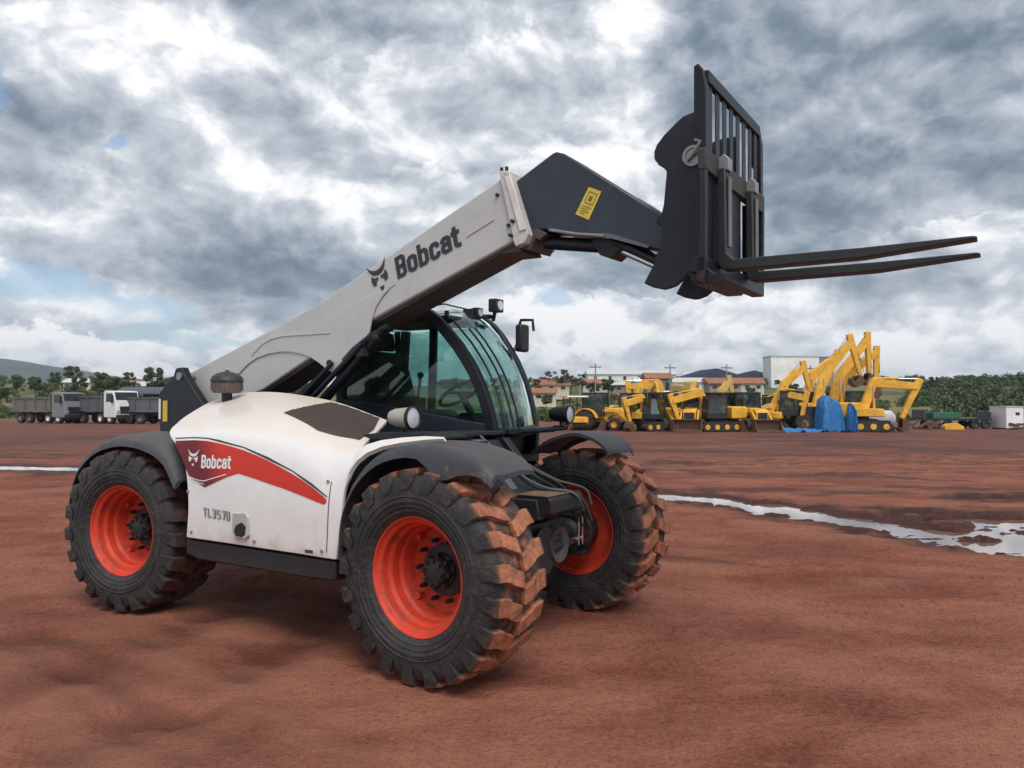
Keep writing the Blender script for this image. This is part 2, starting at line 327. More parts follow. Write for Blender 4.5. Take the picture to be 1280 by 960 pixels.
# ---------------------------------------------------------------- numpy noise for the terrain
def perlin(x, y, seed=0):
    xi = np.floor(x).astype(np.int64); yi = np.floor(y).astype(np.int64); xf = x-xi; yf = y-yi
    def g(ix, iy, fx, fy):
        h = (ix*374761393+iy*668265263+seed*974634777) & 0xffffffff
        h = ((h ^ (h >> 13))*1274126177) & 0xffffffff; h ^= h >> 16
        a = (h & 0xffff)/65536.*2*PI
        return np.cos(a)*fx+np.sin(a)*fy
    u = xf**3*(xf*(xf*6-15)+10); v = yf**3*(yf*(yf*6-15)+10)
    a = g(xi, yi, xf, yf); b = g(xi+1, yi, xf-1, yf); c = g(xi, yi+1, xf, yf-1); d = g(xi+1, yi+1, xf-1, yf-1)
    return (a*(1-u)+b*u)*(1-v)+(c*(1-u)+d*u)*v
def fbm(x, y, o=4, seed=0, g=.5):
    s = 0; a = 1
    for i in range(o): s = s+a*perlin(x*2**i, y*2**i, seed+i*7); a *= g
    return s
def sstep(a, b, x):
    t = np.clip((x-a)/(b-a), 0, 1); return t*t*(3-2*t)
def terrain(x, y):
    x = np.asarray(x, float); y = np.asarray(y, float)
    z = -.016*np.clip(y-14, 0, 86)
    top = 8.4+2.5*sstep(60, 200, x)+.6*np.sin(x*.02)
    z = z+top*sstep(100, 320, y)
    return z
PUD = [[(-16, 20.3), (-12.6, 19.3), (-9.8, 18.8), (-7.2, 18.0)], [(1.4, 14.0), (2.55, 13.3), (3.35, 12.6), (3.9, 11.9), (4.2, 11.2), (4.75, 10.6), (5.05, 9.7), (5.3, 8.9), (5.7, 8.5), (7.0, 8.2)], [(5.72, 11.15), (6.25, 10.7), (6.2, 10.0), (5.9, 9.3), (5.6, 8.8)], [(6.3, 10.7), (7.4, 10.6), (9, 11)], [(7.4, 12.9), (9.0, 13.3)]]
PW = [.45, .40, .30, .26, .16]
def dist_poly(x, y, pl):
    d = np.full(x.shape, 1e9)
    for (x0, y0), (x1, y1) in zip(pl, pl[1:]):
        ex, ey = x1-x0, y1-y0; t = np.clip(((x-x0)*ex+(y-y0)*ey)/(ex*ex+ey*ey), 0, 1)
        d = np.minimum(d, np.hypot(x-x0-t*ex, y-y0-t*ey))
    return d
TRK = [([(-2.7, 2.6), (-1.95, 3.6), (-1.6, 4.6), (-1.2, 6.2)], 0), ([(-3.5, 3.0), (-2.75, 4.3), (-2.3, 5.4), (-2.0, 7)], 0), ([(3.2, 19), (6.5, 17.5), (11, 18.5)], 1), ([(-9, 2), (-3.4, 3.2), (-.3, 2.3), (1.0, 0)], .0), ([(-8, 6.5), (-3, 5.2), (-.8, 3.1), (-.2, 1)], 0), ([(3, 24), (7, 20.5), (14, 17), (24, 15)], 1), ([(2, 26), (8, 22.5), (15, 19), (26, 17)], 1),
       ([(6, 30), (12, 36), (22, 40)], 1), ([(-20, 24), (-8, 21), (4, 20.0), (20, 26)], 1), ([(-20, 26.5), (-8, 23.2), (6, 22), (22, 29)], 1), ([(4, 9.5), (9, 7), (12, 6)], 1), ([(-3, 9.6), (2, 8), (8, 5)], 0), ([(12, 30), (13, 22), (18, 18)], 1)]
def ground_z(x, y):
    x = np.asarray(x, float); y = np.asarray(y, float)
    near = sstep(120, 60, y)
    z = terrain(x, y)+near*(.020*fbm(x*.35, y*.55, 4, 3)+.020*fbm(x*1.6, y*2.6, 5, 11)+.035*fbm(x*.9, y*1.3, 5, 91, .6)*sstep(9, 15, y)*sstep(-.1, .35, fbm(x*.09+3, y*.12, 2, 17)))
    cz = sstep(26, 14, y)*sstep(-20, 0, y)
    z = z+near*cz*(.020*np.clip(perlin(x*9, y*9, 51)-.12, 0, 1)+.012*np.clip(perlin(x*19+3, y*19, 57)-.10, 0, 1)+.004*perlin(x*30, y*30, 59))*(.35+.65*sstep(-.25, .25, fbm(x*.45, y*.8, 3, 63)))
    z = z+near*.010*fbm(x*7, y*9, 4, 23, .6)*sstep(30, 12, y)*(.4+.6*sstep(-.2, .3, fbm(x*.5, y*.7, 2, 77)))
    for pl, kind in TRK:
        d = dist_poly(x+.12*perlin(x*.8, y*.8, 5), y, pl)
        for off in (0.0,):
            dd = np.abs(d-off)
            lug = .5+.5*np.sin((x*.9+y*1.3)*14)
            z = z-near*(.028+.030*kind)*np.exp(-(dd/.20)**2)*(.65+.35*lug)+near*(.018+.016*kind)*np.exp(-((dd-.34)/.12)**2)
    for pl, wd in zip(PUD, PW):
        d = np.maximum(0, dist_poly(x, y, pl)+.40*fbm(x*1.1, y*2.2, 4, 31)*(min(1.2, wd/.25) if pl is not PUD[0] else .3)+.34*fbm(x*3.5, y*8, 4, 41)*(min(1.2, wd/.25) if pl is not PUD[0] else .4))
        m_ = (1-sstep(wd*.5, wd*2.0, d))*near; z = z*(1-m_)+(terrain(x, y)-.068+.022*fbm(x*3, y*6, 3, 71))*m_+.02*np.exp(-((d-wd*3)/.3)**2)*near
    return z
WATER = -.042

# ---------------------------------------------------------------- ground
def gz(x, y): return float(terrain(np.array([x]), np.array([y]))[0])
ys = np.concatenate([np.linspace(-80, 0, 14), np.linspace(.4, 2.2, 22)[:-1], 2.2*np.exp(np.linspace(0, math.log(150/2.2), 640)), np.geomspace(155, 9000, 50)])
us = np.linspace(-1, 1, 641); us = np.sign(us)*(np.abs(us)**1.05)
Wd = np.sqrt(3.6**2+(.95*ys)**2+np.clip(ys-200, 0, None)**2*1.2)
X = us[None, :]*Wd[:, None]; Y = np.repeat(ys[:, None], len(us), 1)
Z = ground_z(X, Y)
nr, nc = X.shape
me = bpy.data.meshes.new('ground')
vv = np.stack([X, Y, Z], -1).reshape(-1, 3)
i0 = (np.arange(nr-1)[:, None]*nc+np.arange(nc-1)[None, :]).ravel()
q = np.stack([i0, i0+1, i0+nc+1, i0+nc], -1)
me.vertices.add(len(vv)); me.vertices.foreach_set('co', vv.ravel())
me.loops.add(q.size); me.loops.foreach_set('vertex_index', q.ravel().astype(np.int32))
me.polygons.add(len(q)); me.polygons.foreach_set('loop_start', np.arange(0, q.size, 4, dtype=np.int32))
me.update(calc_edges=True); me.polygons.foreach_set('use_smooth', [True]*len(q))
damp = np.zeros_like(X); pale = np.zeros_like(X)
for pl, wd in zip(PUD, PW):
    dd_ = dist_poly(X, Y, pl)+.5*fbm(X*1.1, Y*2.0, 4, 131); damp = np.maximum(damp, .9*(1-sstep(wd*1.2, wd*1.2+.7, dd_)))
for pl, kind in TRK:
    dd_ = dist_poly(X+.12*perlin(X*.8, Y*.8, 5), Y, pl); brk = sstep(-.35, .15, fbm(X*.6, Y*.9, 3, 140+int(kind)))
    damp = np.maximum(damp, (.66 if kind else .34)*np.exp(-(dd_/.26)**2)*brk*(.75+.25*np.sin((X*.9+Y*1.3)*14)))
    pale = np.maximum(pale, .45*np.exp(-((dd_-.42)/.16)**2)*brk)
churn = sstep(.02, .28, fbm(X*.16+3, Y*.30, 5, 151, .62))*sstep(8, 14, Y)*sstep(90, 45, Y)
damp = np.maximum(damp, .60*churn)
for nme, arr in (('damp', damp), ('pale', pale)):
    at = me.attributes.new(nme, 'FLOAT', 'POINT'); at.data.foreach_set('value', np.clip(arr, 0, 1).astype(np.float32).ravel())
gm = bpy.data.materials.new('red_earth'); gm.use_nodes = True; t = NT(gm.node_tree); p = t.n['Principled BSDF']
ob = t.node('ShaderNodeTexCoord').outputs['Object']; gx, gy, gzz = t.sep(ob)
sv_ = t.vec('MULTIPLY', ob, (1, 1.8, 1))
n1 = t.noise(sv_, .5, 6, .6, .3); n2 = t.noise(ob, 2.4, 7, .65, .2); n3 = t.noise(ob, 26, 6, .7); n4 = t.noise(sv_, .12, 5, .6, .5); n5 = t.noise(ob, 110, 3, .6)
c = t.mix(t.smooth(n1, .36, .62), (.285, .085, .050), (.48, .180, .112))
c = t.mix(t.math('MULTIPLY', t.smooth(n2, .45, .75), .55), c, (.33, .150, .098))
c = t.mix(t.math('MULTIPLY', t.smooth(n2, .52, .25), .45), c, (.115, .048, .034))
far = t.smooth(gy, 9, 34)
c = t.mix(t.math('MULTIPLY', far, .72), c, t.mix(t.smooth(n4, .35, .65), (.090, .043, .036), (.155, .069, .053)))
c = t.mix(t.math('MULTIPLY', t.smooth(n3, .52, .64), .60), c, (.100, .040, .030))
n8 = t.noise(ob, 55, 4, .7)
c = t.mix(t.math('MULTIPLY', t.smooth(n8, .54, .62), .75), c, (.085, .038, .030))
c = t.mix(t.math('MULTIPLY', t.smooth(n3, .46, .34), .5), c, (.44, .200, .130))
n6 = t.noise(t.vec('MULTIPLY', ob, (1, 2.2, 1)), 7, 6, .7, .3)
c = t.mix(t.math('MULTIPLY', t.smooth(n6, .54, .66), .45), c, (.115, .042, .028))
c = t.mix(t.math('MULTIPLY', t.smooth(n5, .62, .72), .4), c, (.40, .27, .20))
low = t.smooth(t.math('ADD', gzz, t.math('MULTIPLY', t.math('SUBTRACT', n3, .5), .012)), -.016, -.04)
wet = t.math('MULTIPLY', low, t.smooth(gy, 16, 14))
c = t.mix(t.math('MULTIPLY', wet, .5), c, (.16, .052, .032))
gr_n = t.noise(ob, .02, 6, .6); grn2 = t.noise(ob, .3, 5, .6)
grass = t.mix(t.smooth(gr_n, .4, .6), (.07, .085, .030), (.20, .17, .075)); grass = t.mix(t.math('MULTIPLY', t.smooth(grn2, .5, .7), .5), grass, (.045, .06, .02))
base_z = t.math('MULTIPLY', t.math('MAXIMUM', t.math('SUBTRACT', gy, 14.0), 0.0), -.016)
rel = t.math('SUBTRACT', gzz, base_z)      # height off the base slope: hollows darker, ridges paler
c = t.mix(t.math('MULTIPLY', t.smooth(rel, -.008, -.034), .45), c, t.mix(t.smooth(gy, 6, 11), (.19, .062, .038), (.085, .034, .026)))
c = t.mix(t.math('MULTIPLY', t.smooth(rel, .010, .040), .45), c, (.34, .160, .110))
dmp = t.node('ShaderNodeAttribute', attribute_name='damp').outputs['Fac']; pal = t.node('ShaderNodeAttribute', attribute_name='pale').outputs['Fac']
c = t.mix(t.math('MULTIPLY', t.smooth(gy, 8.5, 3.5), t.math('MULTIPLY', t.smooth(n1, .35, .6), .42)), c, (.54, .225, .150))
c = t.mix(pal, c, (.42, .190, .125))
dm2 = t.math('MULTIPLY', dmp, t.math('ADD', .55, t.smooth(n2, .3, .6)), clamp=True)
c = t.mix(dm2, c, (.085, .036, .030))
gf = t.smooth(t.math('ADD', gy, t.math('MULTIPLY', t.math('SUBTRACT', grn2, .5), 14)), 101, 106)
c = t.mix(gf, c, grass)
t.put(p.inputs['Base Color'], c)
rr = t.math('SUBTRACT', .86, t.math('MULTIPLY', t.smooth(n1, .62, .35), t.math('MULTIPLY', far, .18)))
rr = t.math('SUBTRACT', rr, t.math('MULTIPLY', wet, .12))
rr = t.math('SUBTRACT', rr, t.math('MULTIPLY', dm2, .22))
t.put(p.inputs['Roughness'], rr); p.inputs['Specular IOR Level'].default_value = .16
bp_ = t.node('ShaderNodeBump'); bp_.inputs['Strength'].default_value = 1.0; bp_.inputs['Distance'].default_value = .05
n7 = t.noise(ob, 60, 5, .65)
hh = t.math('ADD', t.math('MULTIPLY', n2, .6), t.math('ADD', t.math('MULTIPLY', n3, .75), t.math('ADD', t.math('MULTIPLY', n7, .45), t.math('MULTIPLY', n5, .25))))
t.put(bp_.inputs['Height'], hh); t.put(p.inputs['Normal'], bp_.outputs[0])
me.materials.append(gm)
g_o = bpy.data.objects.new('ground', me); COL.objects.link(g_o); tag(g_o, kind='structure')

# puddle water: thin sheets lying in the hollows
wm = bpy.data.materials.new('muddy_water'); wm.use_nodes = True; t = NT(wm.node_tree); p = t.n['Principled BSDF']
p.inputs['Base Color'].default_value = (.26, .16, .12, 1); p.inputs['Roughness'].default_value = .03; p.inputs['Specular IOR Level'].default_value = 1.0; p.inputs['Coat Weight'].default_value = .6; p.inputs['Coat Roughness'].default_value = .03
bb = t.node('ShaderNodeBump'); bb.inputs['Strength'].default_value = .05; bb.inputs['Distance'].default_value = .01
t.put(bb.inputs['Height'], t.noise(t.node('ShaderNodeTexCoord').outputs['Object'], 7, 3, .5)); t.put(p.inputs['Normal'], bb.outputs[0])
b = MB(); pl = PUD[0]; L_, R_ = [], []
for i, (x, y) in enumerate(pl):
    a = Vector(pl[max(i-1, 0)]); c_ = Vector(pl[min(i+1, len(pl)-1)]); d = (c_-a).normalized(); n = Vector((-d.y, d.x))*.8
    zz = gz(x, y)+WATER; L_.append((x+n.x, y+n.y, zz)); R_.append((x-n.x, y-n.y, zz))
k = len(pl); b.add(L_+R_, [(i, i+1, k+i+1, k+i) for i in range(k-1)]); tag(b.build('puddle', wm, smooth=0), kind='structure')
b = MB(); b.add([(1.0,7.4,WATER),(11,7.4,WATER),(11,14.2,WATER),(1.0,14.2,WATER)], [(0,1,2,3)]); tag(b.build('puddle', wm, smooth=0), kind='structure')

# loose stones on the dirt
rng = np.random.default_rng(4)
b = MB()
ico = [(0,0,1),(.9,0,.1),(.28,.85,.1),(-.72,.5,.1),(-.7,-.55,.1),(.3,-.85,.1),(0,0,-.6)]
icf = [(0,1,2),(0,2,3),(0,3,4),(0,4,5),(0,5,1),(6,2,1),(6,3,2),(6,4,3),(6,5,4),(6,1,5)]
N = 17000
yy = 2.0+14*rng.random(N)**1.6; xx = (rng.random(N)*2-1)*(1.5+.85*yy); cl_k = fbm(xx*.9, yy*1.2, 3, 201) > -.04; xx, yy = xx[cl_k], yy[cl_k]; N = len(xx); zz = ground_z(xx, yy); sz = .003+.008*rng.random(N)**4
for x, y, z, s_ in zip(xx, yy, zz, sz):
    a = rng.random()*6.28; ca, sa = math.cos(a)*s_, math.sin(a)*s_
    b.add([(x+px*ca-py*sa*.7, y+px*sa+py*ca*.7, z+pz*s_*.7) for px, py, pz in ico], icf)
tag(b.build('loose_stones', mat('stone', (.17, .085, .06), .9, dscale=45, var=.85), smooth=0), label='small stones scattered over the red dirt', cat='stones', kind='stuff')

# ---------------------------------------------------------------- flat graphics
def text_poly(s, size=1, bold=.02, xs=1, spacing=1.0):
    cu = bpy.data.curves.new('t', 'FONT'); cu.body = s; cu.size = 1; cu.offset = bold; cu.space_character = spacing
    o = bpy.data.objects.new('t', cu); COL.objects.link(o); bpy.context.view_layer.update()
    me_ = bpy.data.meshes.new_from_object(o.evaluated_get(bpy.context.evaluated_depsgraph_get()))
    v = [(p_.co.x, p_.co.y) for p_ in me_.vertices]; f = [tuple(p_.vertices) for p_ in me_.polygons]
    bpy.data.objects.remove(o); bpy.data.curves.remove(cu); bpy.data.meshes.remove(me_)
    x0 = min(a for a, _ in v); x1 = max(a for a, _ in v); y0 = min(c for _, c in v); y1 = max(c for _, c in v)
    return [((a-x0)/(x1-x0), (c-y0)/(y1-y0)) for a, c in v], f        # normalised to a unit box
GL = {'B': ([[(.8,0),(.8,10)],[(1.6,9.2),(3,9.2),(3.9,8.4),(3.9,5.9),(3.1,5.05),(1.6,5.05)],[(3.1,5.05),(3.9,4.2),(3.9,1.6),(3,.8),(1.6,.8)]],5.4),
 'o': ([[(.8,5.0),(.8,1.6),(1.6,.8),(3,.8),(3.8,1.6),(3.8,5.8),(3,6.6),(1.6,6.6),(.8,5.8),(.8,4.9)]],5.3), 'b': ([[(.8,0),(.8,10)],[(1.5,6.6),(3,6.6),(3.8,5.8),(3.8,1.6),(3,.8),(1.5,.8)]],5.3),
 'c': ([[(3.8,4.7),(3.8,5.8),(3,6.6),(1.6,6.6),(.8,5.8),(.8,1.6),(1.6,.8),(3,.8),(3.8,1.6),(3.8,2.7)]],5.2), 'a': ([[(.9,4.9),(.9,5.8),(1.6,6.6),(3,6.6),(3.8,5.8),(3.8,0)],[(3.1,4.0),(1.6,4.0),(.8,3.2),(.8,1.5),(1.6,.8),(3.0,.8)]],5.2),
 't': ([[(1.4,9.3),(1.4,1.6),(2.1,.8),(3.6,.8)],[(2.2,6.6),(3.5,6.6)],[(.6,6.6),(-.3,6.6)]],4.0),
 'T': ([[(0,9.2),(4.4,9.2)],[(2.2,8.4),(2.2,0)]],5.4), 'L': ([[(.8,10),(.8,.8),(4.2,.8)]],5.2), '3': ([[(.6,9.2),(3,9.2),(3.8,8.4),(3.8,5.9),(3,5),(1.4,5)],[(3,5),(3.8,4.1),(3.8,1.6),(3,.8),(.6,.8)]],5.6),
 '5': ([[(3.9,9.2),(.8,9.2),(.8,5.5),(3,5.5),(3.8,4.6),(3.8,1.6),(3,.8),(.6,.8)]],5.6), '7': ([[(.4,9.2),(3.9,9.2),(3.9,8),(2,0)]],5.2), '0': ([[(.8,5),(.8,1.6),(1.6,.8),(3,.8),(3.8,1.6),(3.8,8.4),(3,9.2),(1.6,9.2),(.8,8.4),(.8,4.9)]],5.4)}
def text_poly(st, w=1.75, spacing=1.0, **_):      # stroked block letters in a unit box; strokes are mitred quads
    V_, F_ = [], []; x = 0
    for ch in st:
        strokes, adv = GL[ch]
        for pl in strokes:
            P = [Vector((a+x, c)) for a, c in pl]; n = len(P); closed = (P[0]-P[-1]).length < .2
            k = len(V_)
            for i in range(n):
                d0 = (P[i]-P[i-1]).normalized() if i > 0 else (P[1]-P[0]).normalized(); d1 = (P[i+1]-P[i]).normalized() if i < n-1 else d0
                m_ = (d0+d1).normalized(); nn2 = Vector((-m_.y, m_.x)); sc2 = w/2/max(.5, m_.dot(d1)); V_ += [P[i]+nn2*sc2, P[i]-nn2*sc2]
            F_ += [(k+2*i, k+2*i+1, k+2*i+3, k+2*i+2) for i in range(n-1)]
        x += adv*spacing
    x -= .8
    return [(v[0]/x, v[1]/10) for v in V_], F_
EMB = [[(-.62,.78),(-.46,.42),(-.30,.22),(0,.14),(.30,.22),(.46,.42),(.62,.78),(.36,.50),(.16,.40),(0,.38),(-.16,.40),(-.36,.50)],
       [(-.44,.24),(-.30,.08),(-.06,.06),(-.10,-.10),(-.20,-.06),(-.28,-.30),(-.46,-.22),(-.50,.02)],
       [(.44,.24),(.50,.02),(.46,-.22),(.28,-.30),(.20,-.06),(.10,-.10),(.06,.06),(.30,.08)],
       [(-.13,-.42),(.13,-.42),(.09,-.56),(0,-.64),(-.09,-.56)]]
def plate_text(name, s, m, parent, org, u, v_, n, wid, hei, th=.002, bold=.03, spacing=1.0):
    """lettering on a flat face: org = lower left corner, u / v_ unit directions, n outward normal"""
    pv, pf = text_poly(s, bold=bold, spacing=spacing); b = MB(); org, u, v_, n = map(Vector, (org, u, v_, n))
    b.add([org+u*(a*wid)+v_*(c*hei)+n*th for a, c in pv], pf)
    return b.build(name, m, parent, smooth=0)
def plate_emblem(name, m, parent, cen, u, v_, n, size, th=.002):
    b = MB(); cen, u, v_, n = map(Vector, (cen, u, v_, n))
    for pl in EMB: b.add([cen+u*(a*size)+v_*(c*size)+n*th for a, c in pl], [tuple(range(len(pl)))])
    return b.build(name, m, parent, smooth=0)

# ================================================================ TELEHANDLER (local x forward, y left, z up)
TH_RZ = R(90-122.115)
C0 = Vector((2.8091, -4.6403))
ca, sa = math.cos(TH_RZ), math.sin(TH_RZ)
root = empty('telehandler', (-(C0.x*ca-C0.y*sa), -(C0.x*sa+C0.y*ca), 0), TH_RZ)
tag(root, 'white and black telehandler with orange rims and raised forks in the foreground', 'telehandler')

# --- hood (engine cover) from a control net
NET = [
[(-2.123,-1.12,0.62),(-2.095,-1.13,0.889),(-2.155,-1.13,1.186),(-2.359,-1.1,1.344),(-2.41,-1.0,1.428),(-2.45,-0.85,1.503),(-2.549,-0.62,1.576),(-2.583,-0.38,1.641)],
[(-1.756,-1.12,0.622),(-1.735,-1.14,0.915),(-1.739,-1.14,1.16),(-1.781,-1.11,1.349),(-1.856,-1.02,1.439),(-1.979,-0.87,1.509),(-2.16,-0.64,1.59),(-2.314,-0.4,1.66)],
[(-1.352,-1.12,0.623),(-1.332,-1.14,0.918),(-1.335,-1.14,1.127),(-1.373,-1.11,1.318),(-1.429,-1.03,1.42),(-1.566,-0.88,1.514),(-1.762,-0.66,1.591),(-1.966,-0.42,1.656)],
[(-0.978,-1.12,0.624),(-0.96,-1.14,0.895),(-0.962,-1.14,1.071),(-0.964,-1.12,1.235),(-1.018,-1.05,1.357),(-1.157,-0.9,1.465),(-1.36,-0.68,1.553),(-1.56,-0.45,1.619)],
[(-0.767,-1.12,0.622),(-0.729,-1.14,0.889),(-0.717,-1.14,1.036),(-0.712,-1.12,1.157),(-0.739,-1.06,1.286),(-0.85,-0.92,1.393),(-1.041,-0.72,1.491),(-1.23,-0.48,1.57)],
[(-0.666,-1.12,0.623),(-0.618,-1.13,0.872),(-0.594,-1.13,1.043),(-0.552,-1.12,1.156),(-0.538,-1.08,1.251),(-0.573,-0.98,1.323),(-0.681,-0.75,1.392),(-0.804,-0.5,1.463)]]
NU, NV = 46, 64
grid = [[None]*(NV+1) for _ in range(NU+1)]
for j in range(NV+1):
    tv = j/NV*7
    cols = [catmull(r, tv) for r in NET]
    for i in range(NU+1): grid[i][j] = Vector(catmull(cols, i/NU*5))
def hood_normal(i, j):
    a = grid[min(i+1, NU)][j]-grid[max(i-1, 0)][j]; b = grid[i][min(j+1, NV)]-grid[i][max(j-1, 0)]; n = a.cross(b).normalized()
    return n if n.y < 0 or n.z > 0 and n.y < .2 else -n
hb = MB(); idx = lambda i, j: i*(NV+1)+j
inn = [[grid[i][j]-hood_normal(i, j)*.03 for j in range(NV+1)] for i in range(NU+1)]
flat = [grid[i][j] for i in range(NU+1) for j in range(NV+1)]; K = len(flat)
flat += [inn[i][j] for i in range(NU+1) for j in range(NV+1)]
ff = [(idx(i, j), idx(i+1, j), idx(i+1, j+1), idx(i, j+1)) for i in range(NU) for j in range(NV)]
BV = BVHTree.FromPolygons(flat[:K], ff)
fo = ff+[tuple(K+k for k in q_[::-1]) for q_ in ff]
edge = [idx(i, 0) for i in range(NU+1)]+[idx(NU, j) for j in range(1, NV+1)]+[idx(i, NV) for i in range(NU-1, -1, -1)]+[idx(0, j) for j in range(NV-1, 0, -1)]
fo += [(edge[k], K+edge[k], K+edge[(k+1) % len(edge)], edge[(k+1) % len(edge)]) for k in range(len(edge))]
hb.add(flat, fo)
hood = hb.build('hood', M['white'], root, bevel=.006, smooth=40)
def drape(x, z, off=.003):          # point on the hood side seen from -y
    h, n, *_ = BV.ray_cast(Vector((x, -3, z)), Vector((0, 1, 0)))
    if h is None: return None
    if n.y > 0: n = -n
    return h+n*off
def drape_poly(polys, name, m, off=.003, res=.02):
    bm = bmesh.new()
    for pl in polys:
        vs = [bm.verts.new((x, 0, z)) for x, z in pl]; bm.faces.new(vs)
    bmesh.ops.triangulate(bm, faces=bm.faces[:])
    for _ in range(6):
        lng = [e for e in bm.edges if e.calc_length() > res]
        if not lng: break
        bmesh.ops.subdivide_edges(bm, edges=lng, cuts=1); bmesh.ops.triangulate(bm, faces=bm.faces[:])
    for v in bm.verts:
        p_ = drape(v.co.x, v.co.z, off); v.co = p_ if p_ else Vector((v.co.x, -1.13-off, v.co.z))
    b = MB(); b.add([v.co.copy() for v in bm.verts], [tuple(v.index for v in f.verts) for f in bm.faces]) if False else None
    me_ = bpy.data.meshes.new(name); bm.normal_update(); bm.to_mesh(me_); bm.free(); me_.materials.append(m)
    o = bpy.data.objects.new(name, me_); COL.objects.link(o); o.parent = hood
    return o
top = [(-2.262,1.300),(-2.043,1.312),(-1.90,1.311),(-1.772,1.300),(-1.64,1.283),(-1.513,1.262),(-1.39,1.235),(-1.268,1.204),(-1.15,1.168),(-1.034,1.130),(-.94,1.095),(-.855,1.058),(-.76,1.012),(-.728,.992)]
bot = [(-.724,.974),(-.748,.957),(-.957,1.002),(-1.10,1.032),(-1.266,1.060),(-1.40,1.084),(-1.544,1.106)]
drape_poly([top+bot+[(-1.62,1.08)]+[(-1.62,1.295)][:0]], 'red_stripe', M['red']) if False else None
bd_ = mat('red_badge_print', (.5,.03,.02), .45, spec=.35); t = NT(bd_.node_tree); p = t.n['Principled BSDF']; ob = t.node('ShaderNodeTexCoord').outputs['Object']; ox = t.sep(ob)
t.put(p.inputs['Base Color'], t.mix(t.smooth(t.math('ADD', ox[0], t.math('MULTIPLY', ox[2], .55)), -1.34, -1.02), (.16,.012,.016), (.60,.035,.018)))
drape_poly([top+bot+[(-1.662,1.075),(-1.90,.990),(-2.076,1.058),(-2.134,1.144)]], 'red_stripe', bd_)
def drape_strip(pts, wd, name, m, off):
    pl = []
    for i, (x, z) in enumerate(pts): pl.append((x, z+wd/2))
    for x, z in pts[::-1]: pl.append((x, z-wd/2))
    return drape_poly([pl], name, m, off)
drape_strip([(-2.07,1.055),(-1.98,1.038),(-1.90,1.035),(-1.66,1.095)], .007, 'pinstripe', M['whitevinyl'], .006)
drape_strip([(-2.05,1.035),(-1.90,1.012)], .006, 'pinstripe', M['whitevinyl'], .006)
drape_strip([(-2.27,1.318),(-2.043,1.330),(-1.90,1.329),(-1.772,1.318),(-1.513,1.280),(-1.268,1.222),(-1.034,1.148),(-.855,1.076),(-.72,1.005)], .008, 'panel_seam', M['plastic'], .002)
def drape_shape(pts2, faces, name, m, org, sx, sz, skew=0, off=.0065):
    vs = []
    for a, c_ in pts2:
        x, z = org[0]+a*sx, org[1]+c_*sz+a*skew
        p_ = drape(x, z, off); vs.append(p_ if p_ else Vector((x, -1.14, z)))
    b = MB(); b.add(vs, faces); return b.build(name, m, hood, smooth=0)
pv, pf = text_poly('Bobcat')
drape_shape(pv, pf, 'lettering', M['whitevinyl'], (-1.935, 1.122), .315, .092, .010)
ev, efc = [], []
for pl in EMB: k = len(ev); ev += pl; efc.append(tuple(range(k, k+len(pl))))
drape_shape(ev, efc, 'emblem', M['whitevinyl'], (-2.03, 1.185), .105, .085)
ln = MB()
pv, pf = text_poly('TL3570', 2.1); drape_shape(pv, pf, 'model_number', M['blackvinyl'], (-1.92, .787), .285, .062, -.008, off=.002)
pv, pf = text_poly('TL3570', .7); drape_shape(pv, pf, 'model_number_inlay', M['whitevinyl'], (-1.92, .787), .285, .062, -.008, off=.004)
# recessed door latch
b = MB(); b.prism([(-1.60,.835),(-1.47,.850),(-1.442,.82),(-1.44,.70),(-1.465,.675),(-1.575,.672),(-1.60,.72)], -1.146, -1.125)
b.build('latch_surround', mat('latch_grey', (.46, .46, .45), .5), hood, bevel=.006)
b = MB(); b.prism([(-1.56,.76),(-1.50,.785),(-1.462,.76),(-1.468,.705),(-1.50,.685),(-1.56,.69),(-1.578,.72)], -1.151, -1.13); b.build('latch_opening', M['blackplastic'], hood, bevel=.004)
drape_strip([(-2.10,.905),(-2.0,.90)], .006, 'panel_seam', M['plastic'], .002) if False else None
for x_, z_ in ((-2.06,.665),(-1.4,.665),(-.78,.665),(-.72,1.10),(-2.20,1.20),(-2.09,.95)):
    p_ = drape(x_, z_, 0)
    if p_: b = MB(); b.cyl(p_, p_+Vector((0,-.008,0)), .011, 10); b.build('fastener', M['steel'], hood)
b = MB(); pts_ = [drape(-.735+.02*math.sin(k), .66+k*.05, .002) for k in range(9)]
pl_ = [(-.745-.006*0, .66), (-.738, .66), (-.715, .85), (-.70, 1.0), (-.69, 1.10), (-.697, 1.10), (-.707, 1.0), (-.722, .85)]
drape_poly([pl_], 'panel_seam', M['plastic'], .002)
# vertical door seams
drape_strip([(-.93,.65),(-.86,.652)], .02, 'mark', M['plastic'], .002)
# lip of white paint running forward over the front wheel
lip = MB(); LP = [(-.575,-1.118,1.12),(-.545,-1.115,1.18),(-.50,-1.11,1.235),(-.43,-1.10,1.285),(-.33,-1.08,1.325),(-.2,-1.05,1.352),(-.05,-1.02,1.372),(.06,-.99,1.38)]
lw_ = [.06,.07,.09,.085,.065,.05,.035,.015]; vs = []
for (x, y, z), w_ in zip(LP, lw_): vs += [(x, y-.012, z), (x-w_*.5, y+w_*.4, z+w_*.55), (x-w_*.5, y+w_*.4+.02, z+w_*.55-.02), (x, y+.01, z-.02)]
k = len(LP); lip.add(vs, [(4*i+a, 4*i+(a+1) % 4, 4*i+4+(a+1) % 4, 4*i+4+a) for i in range(k-1) for a in range(4)]+[(0,1,2,3), (4*k-1,4*k-2,4*k-3,4*k-4)])
lip.build('arch_lip', M['white'], hood, smooth=60)
